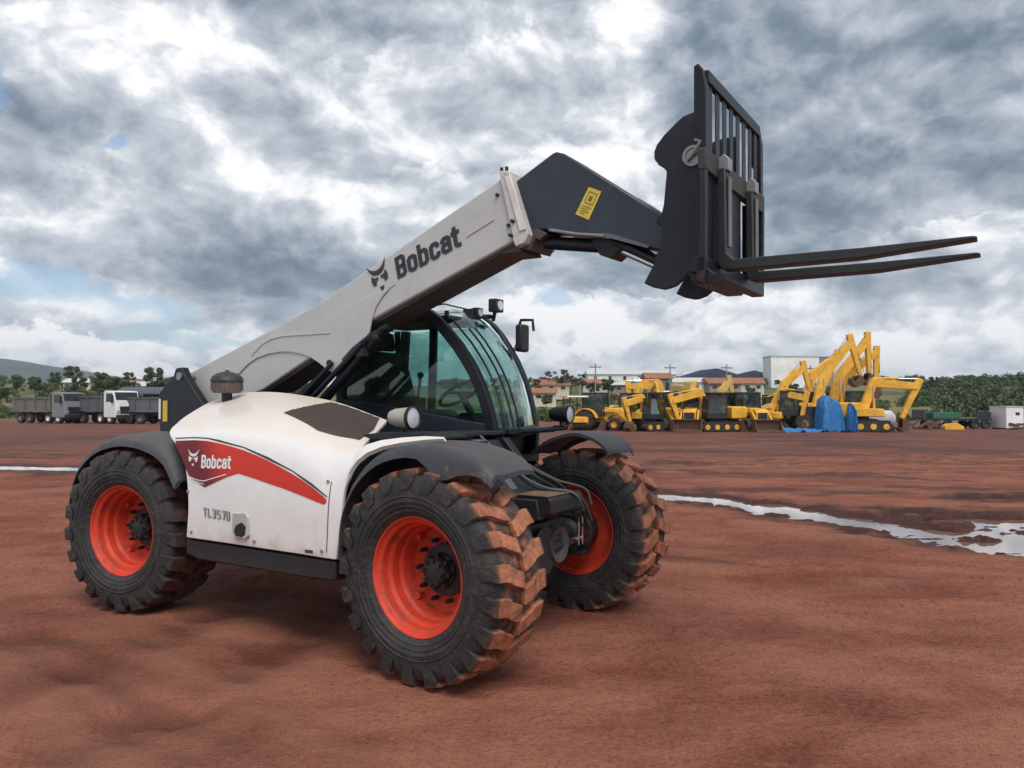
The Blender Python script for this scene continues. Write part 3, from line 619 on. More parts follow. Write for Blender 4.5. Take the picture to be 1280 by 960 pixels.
# vent grille on the sloping top
def on_hood_top(x, y, off):
    h, n, *_ = BV.ray_cast(Vector((x, y, 3)), Vector((0, 0, -1)))
    if h is None: return None
    if n.z < 0: n = -n
    return h+n*off
GQ = [(-1.42,-.87),(-1.32,-.52),(-.85,-.525),(-.71,-.74),(-.64,-.945),(-.98,-.975)]
bm = bmesh.new(); bm.faces.new([bm.verts.new((x, y, 0)) for x, y in GQ]); bmesh.ops.triangulate(bm, faces=bm.faces[:])
for _ in range(5):
    lng = [e for e in bm.edges if e.calc_length() > .03]
    bmesh.ops.subdivide_edges(bm, edges=lng, cuts=1); bmesh.ops.triangulate(bm, faces=bm.faces[:])
for v in bm.verts:
    p_ = on_hood_top(v.co.x, v.co.y, .004); v.co = p_ if p_ else Vector((v.co.x, v.co.y, 1.4))
me_ = bpy.data.meshes.new('vent_mesh'); bm.to_mesh(me_); bm.free(); me_.materials.append(M['vent'])
vo = bpy.data.objects.new('vent_grille', me_); COL.objects.link(vo); vo.parent = hood
def inside(x, y, P):
    r = False
    for i in range(len(P)):
        (x0, y0), (x1, y1) = P[i], P[i-1]
        if (y0 > y) != (y1 > y) and x < (x1-x0)*(y-y0)/(y1-y0)+x0: r = not r
    return r
sl = MB()
for k in range(44):
    run = []
    for m_ in range(70):
        x, y = -1.40+m_*.0115, -1.05+k*.0125+m_*.0012
        p_ = on_hood_top(x, y, .006) if inside(x, y, GQ) else None
        if p_: run.append(p_)
    if len(run) > 2: sl.tube(run[::3]+[run[-1]], .0022, 4)
for k in range(30):
    run = []
    for m_ in range(60):
        x, y = -1.40+k*.025, -1.05+m_*.0095
        p_ = on_hood_top(x, y, .006) if inside(x, y, GQ) else None
        if p_: run.append(p_)
    if len(run) > 2: sl.tube(run[::3]+[run[-1]], .002, 4)
tag(sl.build('grille_bars', mat('grille_wire', (.13, .10, .09), .6), hood), kind='stuff')
# engine bay mass under the hood
b = MB(); b.prism([(-2.10,.64),(-.72,.64),(-.66,1.0),(-.72,1.22),(-1.1,1.36),(-1.6,1.42),(-2.25,1.42),(-2.25,1.2),(-2.12,1.05)], -1.02, -.38); b.build('engine_bay', M['chassis'], root)
# sill
b = MB(); b.prism([(-2.15,.605),(-.685,.610),(-.685,.485),(-.9,.475),(-2.0,.472),(-2.15,.50)], -1.105, -.55); b.build('side_sill', M['chassis'], root, bevel=.015)
# hood rear closing panel
b = MB(); b.add([tuple(grid[0][j]) for j in range(0, NV+1, 4)]+[(g_.x+.02, -.36, g_.z) for g_ in [grid[0][j] for j in range(0, NV+1, 4)]], [(i, i+1, i+18, i+17) for i in range(16)])
b.build('hood_rear_panel', M['black'], root)

# --- pre cleaner
b = MB(); b.cyl((-2.365,-.6,1.52),(-2.365,-.6,1.655), .040, 20); pc = b.build('air_precleaner', M['blackplastic'], root)
b = MB(); b.lathe([(.02,1.645),(.100,1.65),(.112,1.665),(.116,1.73),(.108,1.742)], 'z', 32, (-2.365,-.6,0)); b.build('bowl', M['bowl'], pc)
b = MB(); b.lathe([(.122,1.735),(.125,1.75),(.113,1.778),(.08,1.802),(.04,1.814),(.018,1.817),(.016,1.828),(.001,1.829)], 'z', 32, (-2.365,-.6,0)); b.build('cap', M['cap'], pc)
for k in range(20):
    a = 2*PI*k/20; bb_ = MB(); bb_.box(-.004,.004,-.006,.006,1.668,1.726) if k < 0 else None
b = MB(); b.cyl((0,0,0), (0,0,.06), .006, 6); ribm = b.mesh('bowl_rib', M['bowl'])
for k in range(24):
    a = 2*PI*k/24; o = bpy.data.objects.new('bowl_rib', ribm); COL.objects.link(o); o.parent = pc; o.location = (-2.365+.116*math.cos(a), -.6+.116*math.sin(a), 1.668)

# --- wheels
def make_tyre(m):
    b = MB()
    prof = [(.325,.150),(.335,.188),(.345,.205),(.365,.214),(.372,.222),(.380,.220),(.42,.234),(.425,.239),(.435,.237),(.49,.236),(.54,.226),(.562,.214),(.572,.195),(.578,.15),(.582,.07)]
    prof = prof+[(.582,-.07)]+[(r, -y) for r, y in prof[::-1][1:]] if True else prof
    b.lathe(prof, 'y', 96, close=True)
    NL = 21
    for side in (1, -1):
        for k in range(NL):
            t0 = 2*PI*(k+(.5 if side < 0 else 0))/NL
            st = [(.2425,.500,.495,.000,.105),(.240,.555,.52,.000,.130),(.226,.603,.55,.002,.150),(.165,.613,.56,.006,.158),(.118,.615,.56,.022,.176),(.112,.616,.56,.040,.190),(.060,.618,.56,.080,.225),(.020,.618,.56,.104,.245),(.004,.617,.56,.112,.250)]
            jit = .97+.04*math.sin(k*7.3+side*2); vs = []
            for y, rt, rb, a0, a1 in st:
                a1 = a0+(a1-a0)*1.16*jit
                for a, r in ((a0, rb), (a0+.010, rt-.002), (a1-.010, rt+.001), (a1, rb)):
                    t_ = t0+a*1.05; vs.append((math.cos(t_)*r, side*y, math.sin(t_)*r))
            n = len(st); f = [(4*i+a, 4*i+a+1, 4*i+5+a, 4*i+4+a) for i in range(n-1) for a in range(3)]+[(0,1,2,3), (4*n-1,4*n-2,4*n-3,4*n-4)]
            b.add(vs, f)
    for rr_, hh_ in ((.455,.2385),(.40,.229)):
        for s_ in (1,-1): b.lathe([(rr_-.006, s_*(hh_-.003)),(rr_-.003, s_*(hh_+.003)),(rr_+.003, s_*(hh_+.003)),(rr_+.006, s_*(hh_-.003))], 'y', 72)
    # raised sidewall blocks standing for embossed markings
    return b.mesh('tyre', m, 25)
def rim_mesh():
    b = MB()
    b.lathe([(.318,.150),(.342,.180),(.345,.196),(.338,.203),(.330,.198),(.322,.182),(.306,.172),(.300,.165),(.297,.120),(.283,.108),(.278,.100),(.276,.045),(.262,.032),(.258,.022),(.256,-.045),(.248,-.060),(.205,-.072),(.150,-.066),(.085,-.060),(.085,-.085),(.15,-.090),(.21,-.098),(.262,-.085),(.30,-.120),(.305,-.165),(.330,-.180),(.345,-.196),(.338,-.203),(.33,-.198),(.318,-.150)], 'y', 72)
    # weld bosses round the disc
    for k in range(4):
        a = 2*PI*k/4+.9; b.cyl((.255*math.cos(a), -.05, .255*math.sin(a)), (.245*math.cos(a), .0, .245*math.sin(a)), .022, 10)
    return b.mesh('rim', M['orange'], 28)
def hub_mesh():
    b = MB()
    b.lathe([(.001,.062),(.060,.060),(.078,.050),(.084,.035),(.088,-.01),(.100,-.015),(.105,-.03),(.150,-.034),(.155,-.062),(.15,-.14),(.17,-.15),(.17,-.21),(.12,-.24),(.001,-.24)], 'y', 40)
    for k in range(8):
        a = 2*PI*k/8+.2; x, z = .068*math.cos(a), .068*math.sin(a); b.cyl((x, .05, z), (x, .075, z), .012, 6)
        b.cyl((.088*math.cos(a), -.03, .088*math.sin(a)), (.092*math.cos(a), .035, .092*math.sin(a)), .014, 6)
    return b.mesh('hub', M['hub'], 35)
def nut_mesh():
    b = MB(); b.cyl((0,-.07,0), (0,-.030,0), .016, 6); b.cyl((0,-.035,0),(0,-.012,0), .009, 8); return b.mesh('wheel_nut', M['hub'], 30)
tm, td, rm, hm, nm = make_tyre(M['tyre_mud']), make_tyre(M['tyre_dark']), rim_mesh(), hub_mesh(), nut_mesh()
WB, TR = 2.885, .958
def wheel(x, side, steer, tmesh, roll, label):
    e = empty('wheel', (x, side*TR, .605), steer+(PI if side < 0 else 0), root); e['label'] = label
    for nme, me_ in (('tyre', tmesh), ('rim', rm), ('hub', hm)):
        o = bpy.data.objects.new(nme, me_); COL.objects.link(o); o.parent = e; o.rotation_euler.y = roll
        if nme == 'tyre': bv = o.modifiers.new('worn_edges', 'BEVEL'); bv.width = .007; bv.segments = 2; bv.limit_method = 'ANGLE'; bv.angle_limit = R(42)
    for k in range(10):
        a = 2*PI*k/10; o = bpy.data.objects.new('wheel_nut', nm); COL.objects.link(o); o.parent = e; o.location = (.178*math.cos(a), .02, .178*math.sin(a))
    v = MB(); v.cyl((.0,0,.0),(.0,.03,.012), .006, 6); o = v.build('valve', M['chrome'], e); o.location = (.268, .06, .10)
wheel(0, -1, R(-3.75), tm, .1, 'front wheel nearest the camera with mud-orange tread')
wheel(0, 1, R(-3.75), tm, .35, 'front wheel on the far side with mud-orange tread')
wheel(-WB, -1, R(7.26), td, .2, 'rear wheel on the near side with dark tread')
wheel(-WB, 1, R(7.26), td, .6, 'rear wheel on the far side')

# --- fenders
def fender(pts, y_in, y_out, lips, zin=.04, name='fender', m='plastic'):
    b = MB(); n = 26; P = [catmull(pts, i/(n-1)*(len(pts)-1)) for i in range(n)]; Lp = [float(catmull([(l,) for l in lips], i/(n-1)*(len(lips)-1))[0]) for i in range(n)]
    rows = []
    for (x, z), l in zip(P, Lp):
        s = 1 if y_out > 0 else -1; o = y_out
        rows.append([(x, y_in, z+zin), (x, y_in+(o-y_in)*.35, z+zin+.012), (x, y_in+(o-y_in)*.75, z+zin-.002), (x, o-s*.035, z+.006), (x, o-s*.008, z-.02), (x, o, z-.05-l*.3), (x, o+s*.004, z-.06-l),
                     (x, o-s*.014, z-.06-l), (x, o-s*.03, z-.045), (x, o-s*.05, z-.02), (x, y_in+(o-y_in)*.7, z+zin-.03), (x, y_in+(o-y_in)*.35, z+zin-.015), (x, y_in, z+zin-.025)])
    m_ = len(rows[0]); vs = [q_ for r_ in rows for q_ in r_]
    f = [(i*m_+a, i*m_+(a+1) % m_, (i+1)*m_+(a+1) % m_, (i+1)*m_+a) for i in range(n-1) for a in range(m_)]+[tuple(range(m_)), tuple(range(n*m_-1, n*m_-m_-1, -1))]
    b.add(vs, f); return b.build(name, M[m], root, smooth=40)
fender([(-.60,.70),(-.585,.92),(-.51,1.09),(-.40,1.215),(-.24,1.305),(-.01,1.352),(.15,1.345),(.30,1.315),(.42,1.27),(.50,1.20)], -.72, -1.165, [0,0,0,0,.0,.02,.125,.06,.02,.0], 0.0)
fender([(-.37,1.19),(-.30,1.24),(-.20,1.30),(-.01,1.352),(.10,1.34),(.19,1.31),(.26,1.265),(.30,1.22)], .70, 1.18, [0]*8, 0.0)
fender([(-3.56,.80),(-3.525,.93),(-3.43,1.085),(-3.2,1.235),(-2.9,1.300),(-2.6,1.285),(-2.35,1.20),(-2.20,1.02)], -.72, -1.165, [0]*8, .035)
fender([(-3.56,.80),(-3.525,.93),(-3.43,1.085),(-3.2,1.235),(-2.9,1.300),(-2.6,1.285),(-2.35,1.20),(-2.20,1.02)], .72, 1.165, [0]*8, .035)
b = MB()      # inner black arch wall between the hood and the front wheel
arch = [(-.66,.62),(-.62,.9),(-.56,1.08),(-.45,1.2),(-.28,1.3),(-.05,1.345),(.1,1.35)]
b.prism([(-.8,.62)]+arch+[(.1,1.31),(-.3,1.26),(-.52,1.08),(-.585,.62)], -1.10, -.60); b.build('arch_liner', M['liner'], root)

# --- chassis
b = MB()
for s in (1, -1): b.prism([(-3.45,.62),(-3.45,1.15),(-2.4,1.25),(-.9,1.25),(-.45,1.05),(-.1,.97),(.28,.97),(.30,.84),(.08,.80),(-.3,.58),(-2.4,.52)], s*.24, s*.31)
b.box(-2.3, -.4, -.30, .30, .55, .70); b.box(-3.4, -2.5, -.30, .30, .70, 1.1)
b.build('chassis_frame', M['chassis'], root, bevel=.01)
b = MB(); b.prism([(-.75,1.30),(-.30,1.32),(-.02,1.01),(.10,1.0),(.36,.985),(.38,.97),(.38,.88),(.14,.82),(-.5,.72)], -.30, .14); b.build('front_frame_box', M['chassis'], root, bevel=.01)
b = MB(); b.box(-.04, .36, -.305, .02, .988, .998); b.build('mud_covered_step', mat('step_mud', (.13, .085, .055), .8, dirt=(.40, .24, .09), dirt_amt=.55, dscale=6), root, bevel=.003)
b = MB(); b.prism([(-.50,1.33),(-.26,1.33),(.03,1.005),(-.10,.99),(-.13,1.0)], -.20, -.12); b.build('diagonal_slab', M['slab'], root, bevel=.008)
b = MB(); b.prism([(-.50,1.33),(-.26,1.33),(.03,1.005),(-.10,.99)], .14, .22); b.prism([(-.62,1.33),(-.45,1.33),(-.16,1.0),(-.3,.98)], -.45, -.38); b.build('diagonal_slab', M['black'], root, bevel=.008)
for ax in (0, -WB):
    b = MB(); b.lathe([(.001,-.80),(.10,-.80),(.115,-.62),(.085,-.58),(.085,-.22),(.15,-.16),(.185,-.06),(.19,.06),(.15,.16),(.085,.22),(.085,.58),(.115,.62),(.10,.80),(.001,.80)], 'y', 32, (ax,0,.60))
    b.box(ax-.16, ax+.16, -.30, .30, .70, .78)
    for s in (1,-1): b.cyl((ax,s*.70,.45),(ax,s*.70,.76), .055, 14); b.box(ax-.10, ax+.12, s*.62, s*.78, .44, .47); b.box(ax-.10, ax+.12, s*.62, s*.78, .73, .77)
    b.build('axle', M['hub'], root, bevel=.004)
    b = MB(); b.cyl((ax+.17,-.60,.60),(ax+.17,.60,.60), .022, 12); b.build('steering_rod', M['chrome'], root)
    b = MB(); b.cyl((ax+.17,-.28,.60),(ax+.17,.28,.60), .045, 14); b.box(ax+.1, ax+.2, -.05, .05, .54, .70); b.build('steering_cylinder', M['hub'], root)
b = MB(); b.lathe([(.001,.05),(.07,.05),(.095,.09),(.13,.12),(.16,.19),(.001,.19)], 'x', 24, (0.02,-.08,.60)); b.build('differential_nose', M['hub'], root)
b = MB(); b.lathe([(.001,.15),(.055,.15),(.075,.18),(.12,.20),(.13,.15),(.14,.05),(.001,.05)], 'x', 24, (.03,.10,.62)); b.build('differential_cover', mat('dusty_iron', (.085,.075,.08), .55, dirt=(.2,.12,.09), dirt_amt=.5, dscale=9), root)
for yy_ in (.44, .50): b = MB(); b.cyl((.19,yy_,.56),(.19,yy_,.76), .011, 10); b.build('brake_pipe', M['chrome'], root)
# counterweight and boom tower
b = MB(); b.prism([(-3.60,1.20),(-3.66,.90),(-3.60,.62),(-3.30,.60),(-3.30,1.15),(-3.35,1.20)], -.68, .68); b.build('counterweight', M['black'], root, bevel=.03)
b = MB(); b.prism([(-3.63,1.36),(-3.64,1.66),(-3.54,1.73),(-3.44,1.80),(-3.41,1.87),(-3.33,1.88),(-3.28,1.80),(-3.05,1.58),(-2.9,1.40),(-2.8,.8),(-3.6,.8)], -.33, -.255); b.build('boom_tower_plate', M['black'], root, bevel=.008)
b = MB(); b.prism([(-3.63,1.36),(-3.64,1.66),(-3.54,1.73),(-3.44,1.80),(-3.41,1.87),(-3.33,1.88),(-3.28,1.80),(-3.05,1.58),(-2.9,1.40),(-2.8,.8),(-3.6,.8)], .255, .33); b.build('boom_tower_plate', M['black'], root, bevel=.008)
b = MB(); b.cyl((-3.345,-.345,1.80),(-3.345,.345,1.80), .035, 20); b.build('boom_pivot_pin', M['steel'], root)
b = MB(); b.box(-3.575,-3.515,-.338,-.331,1.40,1.585); b.build('yellow_sticker', M['yellowvinyl'], root)
b = MB(); b.box(-3.635,-3.612,-.338,-.331,1.42,1.60); b.build('white_reflector', M['whitevinyl'], root)

# --- boom (outer section)
b = MB(); BP = [(-3.395,1.836),(-2.426,2.150),(-1.822,2.350),(-.066,3.107),(.044,2.672),(-1.23,2.203),(-1.55,2.075),(-1.90,1.925),(-2.43,1.680),(-3.05,1.52),(-3.28,1.60)]
b.prism(BP, -.19, .17)
boom = b.build('boom_outer_section', M['boom'], root, bevel=.012)
b = MB(); b.prism([(-3.2,1.60),(-2.43,1.677),(-1.90,1.918),(-1.23,2.197),(.03,2.662),(.06,2.60),(-.1,2.60),(-1.2,2.19),(-1.9,1.90),(-2.43,1.66)], -.15, .13); b.build('boom_underside', M['dark_metal'], boom)  # dark brown sheet along the bottom of the boom
PLT = [(-1.054,2.425),(-1.12,2.37),(-1.183,2.296),(-1.22,2.21),(-1.243,2.111),(-1.508,1.845),(-1.56,1.818),(-1.62,1.812),(-1.68,1.825),(-1.73,1.862),(-1.777,1.89),(-1.87,1.935),(-1.975,1.965),(-2.09,1.984),(-2.214,1.989),(-2.36,1.975),(-2.50,1.945),(-2.62,1.89),(-2.757,1.795),(-2.60,1.995),(-2.427,2.09),(-2.30,2.128),(-2.181,2.140),(-1.9,2.15),(-1.651,2.24),(-1.35,2.36)]
for y0, y1 in ((-.202, -.1905),):
    b = MB(); b.prism(PLT, y0, y1); b.build('reinforcement_plate', M['boom'], boom, bevel=.004)
b = MB(); b.tube([(-2.56,-.2035,1.97),(-2.427,-.2035,2.06),(-2.321,-.2035,2.098),(-2.181,-.2035,2.118),(-2.0,-.2035,2.118),(-1.651,-.2035,2.120)], .006, 6); b.build('weld_seam', M['boom'], boom)
b = MB(); b.tube([(-1.06,-.192,2.43),(-1.0,-.192,2.455)], .005, 6); b.build('weld_seam', M['boom'], boom)
b = MB(); b.tube([(-.36,-.192,2.735),(-.13,-.192,2.83)], .005, 6); b.build('weld_seam', M['boom'], boom)
for y0 in (-.212, .18): b = MB(); b.cyl((-1.655,y0,1.885),(-1.655,y0+.02,1.885), .026, 20); b.build('pin_head', M['black'], boom)
b = MB(); CP = [(-.075,3.14),(.008,3.125),(.145,2.715),(.055,2.628)]
b.prism([(-.085,3.150),(.0,3.140),(.15,2.70),(.125,2.64),(.050,2.622),(.035,2.66)], -.212, .192); b.build('boom_collar', M['collar'], boom, bevel=.008)
b = MB(); b.prism([(-.03,3.105),(.015,3.09),(.14,2.73),(.09,2.72)], -.222, -.214); b.build('wear_plate', mat('wear_plate_paint', (.66,.65,.60), .45, dirt=(.3,.22,.16), dirt_amt=.3, dscale=9), boom, bevel=.002)
for x, z in ((-.103,2.992),(-.012,2.775),(.036,2.792),(-.085,3.157),(-.045,3.157),(.02,2.70)):
    b = MB()
    if z > 3.1: b.cyl((x,-.17,z-.01),(x,-.17,z+.025), .012, 6)
    else: b.cyl((x,-.235 if x > 0 else -.205,z),(x,-.18,z), .013, 8)
    b.build('bolt', M['chassis'], boom)
b = MB(); b.prism([(-.05,2.67),(.17,2.75),(.26,2.70),(.20,2.66),(.17,2.68),(.13,2.60),(.07,2.62)], -.15, .13); b.build('worn_slide_pad', M['dark_metal'], boom, bevel=.005)
ang = R(18.5); u = (math.cos(ang), 0, math.sin(ang)); v_ = (-math.sin(ang*.7), 0, math.cos(ang*.7))
plate_text('lettering', 'Bobcat', M['blackvinyl'], boom, (-.975,-.191,2.488), u, v_, (0,-1,0), .60, .165, .004)
ang = R(20.5); u2 = (math.cos(ang), 0, math.sin(ang)); v2 = (-math.sin(ang), 0, math.cos(ang))
plate_emblem('emblem', M['blackvinyl'], boom, (-1.155,-.191,2.515), u2, v2, (0,-1,0), .165, .004)

# --- boom head
b = MB(); b.prism([(-.25,3.02),(.005,3.075),(.30,3.225),(.325,3.230),(.384,3.208),(1.045,2.735),(1.13,2.60),(1.08,2.50),(.98,2.53),(.726,2.628),(.473,2.665),(.296,2.722),(.082,2.745),(-.15,2.66)], -.15, .13)
head = b.build('boom_head', M['navy'], root, bevel=.010)
b = MB(); b.prism([(.82,2.895),(.90,2.85),(1.05,2.73),(1.10,2.66),(1.02,2.72),(.86,2.835)], -.12, .10); b.build('head_top_plate', mat('grey_edge', (.24,.25,.26), .5, var=.2), head)
b = MB(); b.prism([(.28,2.735),(.47,2.68),(.726,2.645),(.98,2.545),(.97,2.530),(.726,2.615),(.47,2.655),(.27,2.715)], -.163, -.151); b.build('lit_edge_strip', M['slab'], head)  # light on the lower flange, put into a lighter grey strip
# warning label
A = Vector((.4725,-.155,2.792)); ux = Vector((.648-.563,0,2.936-2.975)); 
lab = [(.566,2.962),(.655,2.922),(.566,2.752),(.470,2.800)]
b = MB(); b.prism(lab, -.154, -.151); st = b.build('warning_label', M['yellowvinyl'], head)
b = MB(); du = Vector((.089,0,-.040)); dv = Vector((-.089,0,-.170)); o_ = Vector((.566,-.1555,2.962))
def lq(u0, u1, v0, v1): b.add([o_+du*a+dv*c_ for a, c_ in ((u0,v0),(u1,v0),(u1,v1),(u0,v1))], [(0,1,2,3)])
for k, w_ in enumerate((.75,.6,.7,.4)): lq(.12, .12+w_, .62+k*.08, .645+k*.08)
lq(.15,.2,.12,.52); lq(.78,.83,.12,.52); lq(.2,.78,.12,.15); lq(.2,.78,.49,.52); lq(.35,.6,.25,.42)
b.build('label_print', mat('label_ink', (.18,.12,.05), .6), st, smooth=0)
# tilt cylinder, hoses and link under the head
b = MB(); b.cyl((.20,-.06,2.66),(.74,-.06,2.575), .045, 18); b.prism([(.55,2.66),(.62,2.53),(.70,2.50),(.78,2.56),(.80,2.64)], -.11, .06); b.build('tilt_cylinder', M['black'], root, bevel=.004)
b = MB(); b.cyl((.70,-.06,2.58),(1.08,-.06,2.385), .024, 14); b.build('cylinder_rod', M['chrome'], root)
b = MB(); b.prism([(.70,2.66),(.74,2.56),(1.02,2.40),(1.06,2.43),(.84,2.60),(1.0,2.58),(1.05,2.54)], .02, .08); b.tube([(.72,-.12,2.60),(.85,-.13,2.54),(1.06,-.12,2.42)], .018, 8); b.build('tilt_link', M['black'], root)
b = MB(); b.tube([(.30,-.168,2.712),(.5,-.17,2.665),(.68,-.168,2.635)], .010, 8); b.build('hydraulic_pipe', M['steel'], root)

# --- coupler
CPL = [(1.20,3.225),(1.24,3.250),(1.30,3.262),(1.38,3.262),(1.395,3.20),(1.395,2.385),(1.33,2.37),(1.274,2.343),(1.235,2.30),(1.193,2.268),(1.15,2.256),(1.119,2.252),(1.05,2.270),(.994,2.298),(1.03,2.36),(1.07,2.431),(1.10,2.50),(1.105,2.58),(1.095,2.66),(1.115,2.74),(1.134,2.84),(1.135,2.945),(1.12,2.965),(1.085,2.99),(1.062,3.03),(1.058,3.07),(1.075,3.11),(1.12,3.16)]
for y0 in (-.285, .255):
    b = MB(); b.prism(CPL, y0, y0+.03); cpl = b.build('coupler_plate', M['rusty'], root, bevel=.006)
b = MB(); b.prism([(1.13,3.0),(1.20,3.2),(1.24,3.2),(1.18,2.9),(1.16,2.5),(1.12,2.45),(1.10,2.7)], -.253, .253); b.cyl((1.105,-.28,3.045),(1.105,.28,3.045), .048, 18); b.cyl((1.10,-.28,2.44),(1.10,.28,2.44), .04, 18); b.cyl((1.10,-.28,2.66),(1.10,.28,2.66), .03, 18)
b.build('coupler_cross_member', M['black'], root, bevel=.004)
b = MB(); b.lathe([(.001,-.300),(.040,-.300),(.044,-.306),(.060,-.306),(.062,-.29),(.062,-.284)], 'y', 28, (1.300,0,3.005)); b.build('locking_pin', M['steel'], root)
b = MB(); b.tube([(1.30,-.315,3.005),(1.325,-.318,3.035),(1.345,-.30,3.08),(1.31,-.295,3.095)], .010, 8); b.cyl((1.27,-.31,2.98),(1.34,-.31,3.03), .008, 8); b.build('pin_handle', M['steel'], root)
# --- fork carriage
b = MB()
NP = [(1.445,2.95),(1.44,3.08),(1.405,3.14),(1.405,3.395),(1.43,3.405),(1.455,3.37),(1.47,3.27),(1.47,2.90)]
for y0 in (-.585, .525): b.prism(NP, y0, y0+.06)
b.box(1.43,1.468,-.525,.525,3.32,3.385)
b.build('backrest_frame', M['black'], root, bevel=.004)
for k in range(8):
    y0 = -.525+1.05*(k+.5)/8-.040
    b = MB(); b.box(1.449,1.454,y0+.006,y0+.076,2.93,3.325); b.build('backrest_bar', M['black'], root)
b = MB(); b.box(1.43,1.475,-.60,.60,2.83,2.945); b.build('upper_carriage_bar', mat('rust_brown_bar', (.035, .030, .030), .6, dirt=(.085, .045, .032), dirt_amt=.5, dscale=5, bump=.2), root, bevel=.006)
b = MB(); b.box(1.39,1.47,-.60,.60,2.285,2.37); b.build('lower_carriage_bar', M['black'], root, bevel=.006)
for y0, zb in ((-.60,0),(.56,.08)): b = MB(); b.prism([(1.42,2.25+zb),(1.47,2.21+zb),(1.475,2.83),(1.44,2.83),(1.44,2.5)], y0, y0+.04); b.build('carriage_end_plate', M['rusty'], root, bevel=.004)
for y0, yw in ((-.56,.15), (-.27,.13), (-.10,.22), (.30,.24)): b = MB(); b.box(1.41,1.455,y0,y0+yw,2.36,2.83); b.build('carriage_upright', M['black'], root, bevel=.003)
for yc, zz_ in ((-.34, 2.352), (.21, 2.362)):
    b = MB(); hw = .055
    b.prism([(1.475,2.88),(1.515,2.88),(1.52,zz_+.06),(1.56,zz_+.022),(2.2,zz_+.020),(2.68,zz_+.028),(2.70,zz_+.024),(2.70,zz_+.014),(2.2,zz_-.030),(1.56,zz_-.035),(1.50,zz_-.03),(1.475,zz_)], yc-hw, yc+hw)
    fk = b.build('fork', M['fork'], root, bevel=.006)
    b = MB(); b.box(1.521,1.527,yc-.02,yc+.035,zz_+.10,2.84); b.build('shank_edge', mat('pale_shank', (.16,.165,.17), .4, metal=.5, var=.2), fk)  # paler strip down the front of the fork shank
    b = MB(); b.prism([(1.46,2.88),(1.46,2.93),(1.50,2.965),(1.53,2.94),(1.53,2.87)], yc-.035, yc+.035); b.build('fork_hook', M['steel'], fk, bevel=.004)  # sunlit hook top: its brightness is put into the paler steel
b = MB(); b.prism([(1.36,2.31),(1.47,2.31),(1.52,2.27),(1.49,2.225),(1.40,2.225)], -.58, .02); b.build('carriage_foot', M['black'], root, bevel=.004)

# --- lift cylinder and links between chassis and boom
b = MB(); b.cyl((-2.35,-.10,1.42),(-1.70,-.10,1.86), .05, 16); b.build('lift_cylinder', M['black'], root)
b = MB(); b.cyl((-1.75,-.10,1.83),(-1.55,-.10,1.93), .03, 16); b.build('cylinder_rod', M['chrome'], root)
b = MB(); b.cyl((-1.95,-.23,1.60),(-1.60,-.23,1.885), .018, 10); b.cyl((-1.86,-.23,1.58),(-1.28,-.23,2.03), .022, 10); b.cyl((-1.80,-.16,1.56),(-1.15,-.16,2.12), .04, 12); b.build('hydraulic_line', M['black'], root)
b = MB(); b.box(-1.36,-1.28,-.23,-.17,1.93,2.01); b.sphere((-1.2,-.17,2.07), .04, 8); b.tube([(-1.5,-.2,1.9),(-1.38,-.22,1.98),(-1.25,-.18,2.08),(-1.1,-.16,2.15)], .025, 8); b.build('hose_clamp', M['rusty'], root)

# --- cab
PR = [(-1.16,2.262),(-1.02,2.275),(-.93,2.21),(-.847,2.125),(-.745,2.02),(-.656,1.906),(-.590,1.81),(-.530,1.70),(-.485,1.59),(-.452,1.49),(-.425,1.39),(-.41,1.31)]
PL_ = [(-1.20,2.345),(-1.06,2.315),(-.96,2.24),(-.865,2.14),(-.785,2.03),(-.715,1.92),(-.665,1.82),(-.62,1.72),(-.590,1.62),(-.565,1.53),(-.545,1.44),(-.53,1.36)]
YR, YL = .27, 1.08
b = MB(); b.tube([(x-.02, YR, z) for x, z in PR], 0, flat=(.06, .085)); cabf = b.build('cab_pillar', M['black'], root, bevel=.008)
b = MB(); b.tube([(x-.02, YL, z) for x, z in PL_], 0, flat=(.06, .055)); b.build('cab_pillar', M['black'], root, bevel=.006)
# windshield with a little bulge
wsg = MB(); nn = 14; V = []
for i, (a, c_) in enumerate(zip(PR, PL_)):
    for k in range(nn+1):
        s = k/nn; bul = .10*math.sin(PI*s); V.append((a[0]+(c_[0]-a[0])*s+bul*.8, YR+.03+(YL-YR-.06)*s, a[1]+(c_[1]-a[1])*s+bul*.25))
wsg.add(V, [(i*(nn+1)+k, i*(nn+1)+k+1, (i+1)*(nn+1)+k+1, (i+1)*(nn+1)+k) for i in range(len(PR)-1) for k in range(nn)])
wsh = wsg.build('windshield', M['glass'], root, smooth=80)
b = MB(); b.box(-1.98,-1.14,YR-.02,YL+.02,2.245,2.285); b.box(-2.02,-1.25,YR,YL,2.285,2.31); b.build('roof', M['black'], root, bevel=.012)
# glass roof edge strip across the front top
b = MB(); b.tube([(V[k][0]-.01, V[k][1], V[k][2]+.012) for k in range(nn+1)], 0, flat=(.02,.03)); b.build('roof_edge', mat('pale_roof_edge', (.35,.38,.38), .3), root)
b = MB(); k0 = (len(PR)-1)*(nn+1); b.tube([(V[k0+k][0], V[k0+k][1], V[k0+k][2]) for k in range(nn+1)], 0, flat=(.05,.06)); b.build('windshield_sill', M['black'], root, bevel=.005)
